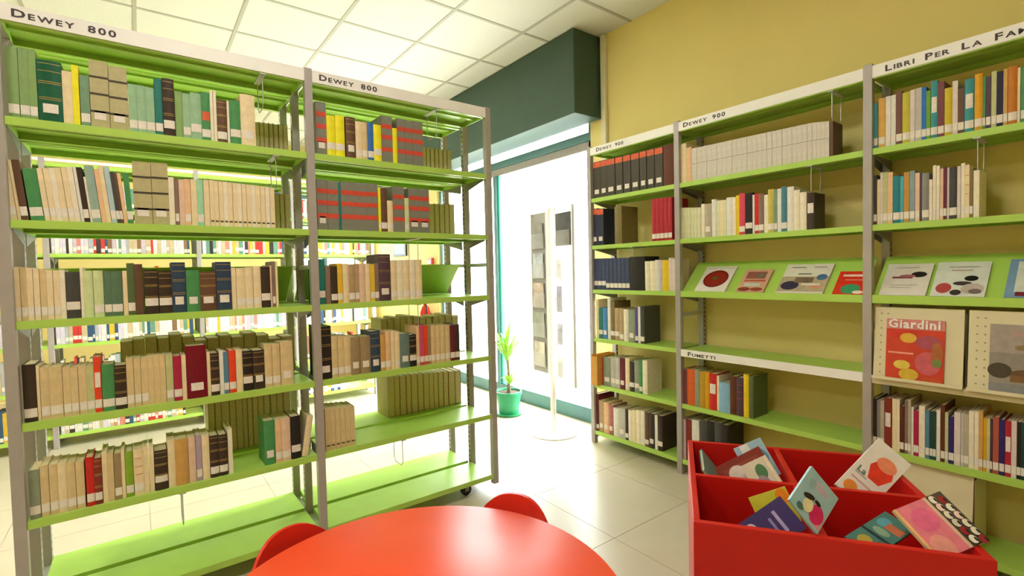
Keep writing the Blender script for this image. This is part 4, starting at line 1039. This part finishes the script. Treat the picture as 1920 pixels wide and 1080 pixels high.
def chair(x, y, rz, label):
    """Child's chair facing local -y: its backrest stands at local y = 0."""
    r = empty('chair', (x, y, 0), rz)
    seat = []
    for k in range(24):
        t = 2 * math.pi * k / 24
        seat.append((0.155 * abs(math.cos(t)) ** 0.5 * (1 if math.cos(t) >= 0 else -1), -0.15 + 0.145 * abs(math.sin(t)) ** 0.5 * (1 if math.sin(t) >= 0 else -1)))
    MB().prism(seat, 0.325, 0.337).build('seat', CHAIRRED, r, bevel=0.003)
    # curved backrest with a rounded top
    nu, hw, z0, z1 = 16, 0.15, 0.44, 0.628
    vs, fs = [], []
    rows = 8
    for side in (0, 1):
        for i in range(nu + 1):
            u = -1 + 2 * i / nu
            top = z0 + (z1 - z0) * (1 - abs(u) ** 2.4) ** 0.55
            for j in range(rows + 1):
                z = z0 + (top - z0) * j / rows
                yy = 0.0 - 0.045 * u * u + (z - 0.45) * 0.14 + (0.011 if side else 0)
                vs.append((hw * u, yy, z))
    m = (nu + 1) * (rows + 1)
    idx = lambda s, i, j: s * m + i * (rows + 1) + j
    for i in range(nu):
        for j in range(rows):
            fs.append((idx(0, i, j), idx(0, i + 1, j), idx(0, i + 1, j + 1), idx(0, i, j + 1)))
            fs.append((idx(1, i, j + 1), idx(1, i + 1, j + 1), idx(1, i + 1, j), idx(1, i, j)))
        fs.append((idx(0, i, rows), idx(0, i + 1, rows), idx(1, i + 1, rows), idx(1, i, rows)))
        fs.append((idx(1, i, 0), idx(1, i + 1, 0), idx(0, i + 1, 0), idx(0, i, 0)))
    MB().add(vs, fs).build('backrest', CHAIRRED, r, smooth=True)
    for s in (-1, 1):
        MB().tube([(s * 0.14, -0.27, 0), (s * 0.12, -0.25, 0.318)], 0.009, 10).build('leg', GREY, r, smooth=True)
        MB().tube([(s * 0.14, 0.035, 0), (s * 0.125, 0.0, 0.32), (s * 0.10, 0.008, 0.46), (s * 0.10, 0.020, 0.54)], 0.009, 10).build('leg', GREY, r, smooth=True)
    MB().tube([(-0.122, -0.25, 0.312), (0.122, -0.25, 0.312)], 0.007, 8).build('seat_rail', GREY, r, smooth=True)
    MB().tube([(-0.124, 0.0, 0.312), (0.124, 0.0, 0.312)], 0.007, 8).build('seat_rail', GREY, r, smooth=True)
    tag(r, label, 'chair', "red children's chairs at the round table")


def seat_at(px, py, label):
    d = Vector((px + 0.953, py - 0.448))
    ang = math.atan2(d.y, d.x) - math.pi / 2
    chair(px, py, ang, label)


seat_at(-1.175, 0.872, 'small red chair at round table beside the bookcase caster, towards the window')
seat_at(-1.400, 0.300, 'small red chair at round table facing the outer Dewey 800 bay')

# ------------------------------------------------------------------ potted plant
pl = empty('potted_plant', (-3.62, 2.66, 0))
POTG = mat('green_plastic_pot', '2f9a6c', 0.4, 0.05, 10)
MB().lathe([(0.10, 0.0), (0.125, 0.004), (0.13, 0.022), (0.122, 0.022), (0.095, 0.008)], 28).build('saucer', POTG, pl, smooth=True)
MB().lathe([(0.088, 0.009), (0.115, 0.19), (0.122, 0.19), (0.122, 0.215), (0.112, 0.215), (0.108, 0.195)], 28).build('pot', POTG, pl, smooth=True)
MB().lathe([(0.02, 0.19), (0.106, 0.194), (0.107, 0.198), (0.02, 0.205)], 20).build('soil', mat('potting_soil', '4a3a2c', 0.9, 0.3, 60), pl)
MB().tube([(0.0, 0.0, 0.2), (0.006, 0.004, 0.36), (-0.004, 0.0, 0.56)], [0.016, 0.014, 0.012], 10).build('stem', mat('grey_brown_stem', '8c7c60', 0.8, 0.15, 30), pl, smooth=True)
MB().tube([(0.04, -0.02, 0.2), (0.05, -0.025, 0.29)], [0.011, 0.010], 10).build('stem', MATS['grey_brown_stem'], pl, smooth=True)
LEAF = mat('fresh_green_leaf', '9ccc48', 0.45, 0.15, 25)
rng = random.Random(5)
def leaf(base, az, length, rise, droop, wid):
    vs, fs = [], []
    n = 6
    d = Vector((math.cos(az), math.sin(az), 0))
    s = Vector((-math.sin(az), math.cos(az), 0))
    for i in range(n + 1):
        t = i / n
        c = Vector(base) + d * (length * 0.62 * t ** 1.1) + Vector((0, 0, rise * length * t - droop * length * t * t))
        ww = wid * math.sin(math.pi * (0.12 + 0.88 * t)) ** 0.8 if t < 1 else 0.0006
        vs += [tuple(c - s * ww + Vector((0, 0, ww * 0.4))), tuple(c), tuple(c + s * ww + Vector((0, 0, ww * 0.4)))]
    for i in range(n):
        a = 3 * i
        fs += [(a, a + 1, a + 4, a + 3), (a + 1, a + 2, a + 5, a + 4)]
    MB().add(vs, fs).build('leaf', LEAF, pl, smooth=True)
for k in range(64):
    z = 0.46 + 0.10 * rng.random()
    leaf((-0.004, 0, z), k * 2.4 + rng.random() * 0.5, 0.24 + 0.13 * rng.random(), 0.8 + 0.55 * rng.random() * (1 if k % 3 else 1.4), 0.25 + 0.6 * rng.random() * (1 if k % 3 else 0.2), 0.009)
for k in range(12):
    leaf((0.05, -0.025, 0.27 + 0.02 * rng.random()), k * 2.4 + 0.3, 0.13 + 0.06 * rng.random(), 0.8 + 0.4 * rng.random(), 0.5, 0.011)
tag(pl, 'potted dracaena in a green pot on the floor by the glass', 'potted plant')

# ------------------------------------------------------------------ brochure stand by the glass
st = empty('brochure_stand', (-2.96, 2.62, 0))
MB().lathe([(0.19, 0.0), (0.19, 0.008), (0.16, 0.014), (0.03, 0.02)], 40).build('base', WHITE, st, smooth=True)
MB().lathe([(0.022, 0.018), (0.022, 1.80), (0.018, 1.804)], 16).build('pole', WHITE, st, smooth=True)
GP = mat('grey_acrylic_panel', 'a8a6a2', 0.3, 0.04, 5)
WP = frosted_mat('white_frosted_panel')
ACR = clear_mat('clear_pocket', (0.8, 0.8, 0.8), 0.22)
BRO = [('d8cfc2', 'cream'), ('b9bcae', 'sage grey'), ('c9b6a6', 'beige'), ('bfc4cc', 'pale blue'), ('8f8c84', 'grey')]
def stand_panel(x0, x1, y0, y1, m, zb, zt, pocket_rows, name):
    d = Vector((x1 - x0, y1 - y0))
    L = d.length
    a = math.atan2(d.y, d.x)
    Mx = lambda x, y, z: (x0 + x * math.cos(a) - y * math.sin(a), y0 + x * math.sin(a) + y * math.cos(a), z)
    def slab(nm, mm, u0, u1, v0, v1, z0, z1, par=st):
        mb = MB().box(u0, u1, v0, v1, z0, z1)
        mb.v = [Mx(*p) for p in mb.v]
        return mb.build(nm, mm, par)
    slab('panel', m, 0, L, 0, 0.012, zb, zt)
    slab('panel_frame', WHITE, L - 0.012, L, -0.012, 0.0, zb, zt)
    slab('panel_frame', WHITE, 0, 0.012, -0.012, 0.0, zb, zt)
    out = []
    for k in range(pocket_rows):
        z = zb + 0.05 + k * (zt - zb - 0.1) / pocket_rows
        slab('pocket', ACR, 0.016, L - 0.016, -0.030, -0.028, z, z + 0.12)
        slab('pocket_floor', ACR, 0.016, L - 0.016, -0.028, -0.001, z, z + 0.003)
        out.append((z + 0.0035, Mx, L))
    return out
pk = stand_panel(-0.255, -0.03, 0.02, 0.0, GP, 0.47, 1.78, 5, 'panel')
for i, (z, Mx, L) in enumerate(pk):
    hx, cn = BRO[i]
    b = MB().box(0.035, L - 0.05, -0.016, -0.010, z, z + 0.20)
    b.v = [(p[0] - 2.96, p[1] + 2.62, p[2]) for p in (Mx(*q) for q in b.v)]
    o = b.build('brochure', mat('brochure_' + hx, hx, 0.5, 0.35, 9))
    tag(o, cn + ' brochure in the grey side of the brochure stand', 'brochure', 'brochures in the stand')
pk = stand_panel(0.06, 0.30, 0.0, -0.03, WP, 0.42, 1.80, 5, 'panel')
for i, ((z, Mx, L), (hx, cn, hh)) in enumerate(zip(pk, [('ece9ee', 'pale lilac', 0.15), ('d2cede', 'lilac', 0.16), ('a9a4bc', 'violet grey', 0.2), ('f0eef0', 'white', 0.15), ('4a4844', 'dark', 0.25)])):
    b = MB().box(0.03, L - (0.02 if i == 4 else 0.15), -0.016, -0.010, z, z + hh)
    b.v = [(p[0] - 2.96, p[1] + 2.62, p[2]) for p in (Mx(*q) for q in b.v)]
    o = b.build('brochure', mat('brochure_' + hx, hx, 0.5, 0.35, 9))
    tag(o, cn + ' brochure in the white side of the brochure stand', 'brochure', 'brochures in the stand')
tag(st, 'tall brochure stand with grey and white panels on a round base', 'brochure stand')

# orange tan box file standing at the end of the narrow wall bay
bf = empty('box_file', (-2.572, YB - 0.035, ZR[5]))
WOOD = mat('orange_tan_card', 'd89c44', 0.6, 0.08, 20)
MB().box(0, 0.058, 0, 0.003, 0, 0.215).box(0, 0.003, 0.003, 0.2, 0, 0.225).box(0.055, 0.058, 0.003, 0.2, 0, 0.225).box(0.003, 0.055, 0.003, 0.2, 0, 0.003).box(0.003, 0.055, 0.197, 0.2, 0.003, 0.225).build('case', WOOD, bf)
MB().box(0.006, 0.052, 0.01, 0.19, 0.003, 0.20).build('papers', PAGES, bf)
tag(bf, 'orange tan card box file at the window end of fifth shelf', 'box file')

# ------------------------------------------------------------------ things on the yellow wall beyond the glazing
pic = empty('framed_picture', (-6.60, WALL_Y, 1.56))
MB().box(-0.21, 0.21, -0.022, -0.002, 0, 0.32).build('frame', mat('black_picture_frame', '2a2826', 0.5), pic)
MB().box(-0.185, 0.185, -0.024, -0.022, 0.025, 0.295).build('print', mat('dark_green_print', '2c3a34', 0.4, 0.4, 8), pic)
tag(pic, 'dark framed picture on the yellow wall beyond the glazing', 'picture')
cpt = empty('alarm_call_point', (-5.66, WALL_Y, 1.40))
MB().box(-0.05, 0.05, -0.04, -0.001, 0, 0.1).build('case', mat('red_plastic', 'b8382c', 0.4), cpt, bevel=0.004)
MB().box(-0.03, 0.03, -0.042, -0.04, 0.025, 0.075).build('front_plate', WHITE, cpt)
tag(cpt, 'small red wall box on yellow wall at the end of the glazing', 'alarm')
fe = empty('fire_extinguisher', (-5.72, WALL_Y - 0.09, 0.45))
MB().lathe([(0.055, 0.0), (0.065, 0.02), (0.065, 0.36), (0.05, 0.42), (0.022, 0.45), (0.022, 0.47)], 24).build('cylinder', mat('red_cylinder', 'cc2a20', 0.3), fe, smooth=True)
MB().box(-0.015, 0.015, -0.06, 0.03, 0.47, 0.50).box(-0.01, 0.01, -0.09, 0.02, 0.51, 0.522).build('valve', BLACKR, fe)
MB().tube([(0.02, -0.02, 0.48), (0.08, -0.02, 0.44), (0.085, -0.01, 0.2), (0.08, 0.0, 0.1)], 0.010, 8).build('hose', BLACKR, fe, smooth=True)
MB().box(-0.02, 0.02, 0.05, 0.089, 0.30, 0.34).build('wall_bracket', GREY, fe)
tag(fe, 'red fire extinguisher hung on yellow wall beyond the glazing', 'extinguisher')

# ------------------------------------------------------------------ packed books of the far bookcase: too small to tell apart
rng = random.Random(11)
fb = MB()
fcols = ['e6e2e0', 'd8cfe0', 'c9b8c4', 'd03a34', 'e0ba3a', '3a5a7c', '3c3634', 'cbb894', '8c6a4c', '6c9a84', 'e08a7c', 'b0b4b8']  # whites and pale lilacs put the bleaching glare into the cover colours
fmats = [mat('far_book_' + h, h, 0.5, 0.08, 40) for h in fcols] + [LABELM]
for lv in range(1, 7):
    for a0, a1 in ((-1.54, -0.60), (-0.54, 0.40), (0.46, 1.20), (1.26, 2.00)):
        y = a0
        end = a1 - rng.random() * 0.25 * (lv > 4)
        while y < end - 0.04:
            w = rng.uniform(0.014, 0.036)
            h = rng.uniform(0.17, 0.25)
            fb.m = rng.choice([0, 0, 0, 1, 1, 2, 3, 4, 5, 6, 7, 7, 8, 9, 10, 11])
            fb.box(-5.36, -5.218, y, y + w - 0.001, ZL[lv], ZL[lv] + h)
            fb.m = len(fmats) - 1
            za = ZL[lv] + rng.choice([0.012, 0.02, 0.03])
            if rng.random() < 0.75:
                fb.add([(-5.2174, y + 0.001, za), (-5.2174, y + w - 0.002, za), (-5.2174, y + w - 0.002, za + 0.03), (-5.2174, y + 0.001, za + 0.03)], [(0, 1, 2, 3)])
            y += w
ocols = {'olive': len(fmats), 'olive2': len(fmats) + 1}
fmats += [cover_mat('olive'), cover_mat('olive2'), PAGES]
for rn in STUFF_ROWS:
    z = ZL[int(rn[1])]
    for e in ROWS[rn]:
        y, w, h = e[1] / 1000, e[2] / 1000 - 0.001, e[3] / 1000
        d = max(0.115, min(0.17, h * 0.68))
        fb.m = ocols[e[0]]
        x = XA - 0.335
        fb.box(x - d, x, y, y + 0.002, z, z + h).box(x - d, x, y + w - 0.002, y + w, z, z + h).box(x - d, x - d + 0.003, y + 0.002, y + w - 0.002, z, z + h)
        fb.m = len(fmats) - 1
        fb.box(x - d + 0.003, x - 0.003, y + 0.002, y + w - 0.002, z + 0.003, z + h - 0.003)
fo = fb.build('packed_books', fmats)
fo['kind'] = 'stuff'
tag(fo, 'many small books packed behind the front rows and on the farther bookcase', 'books')
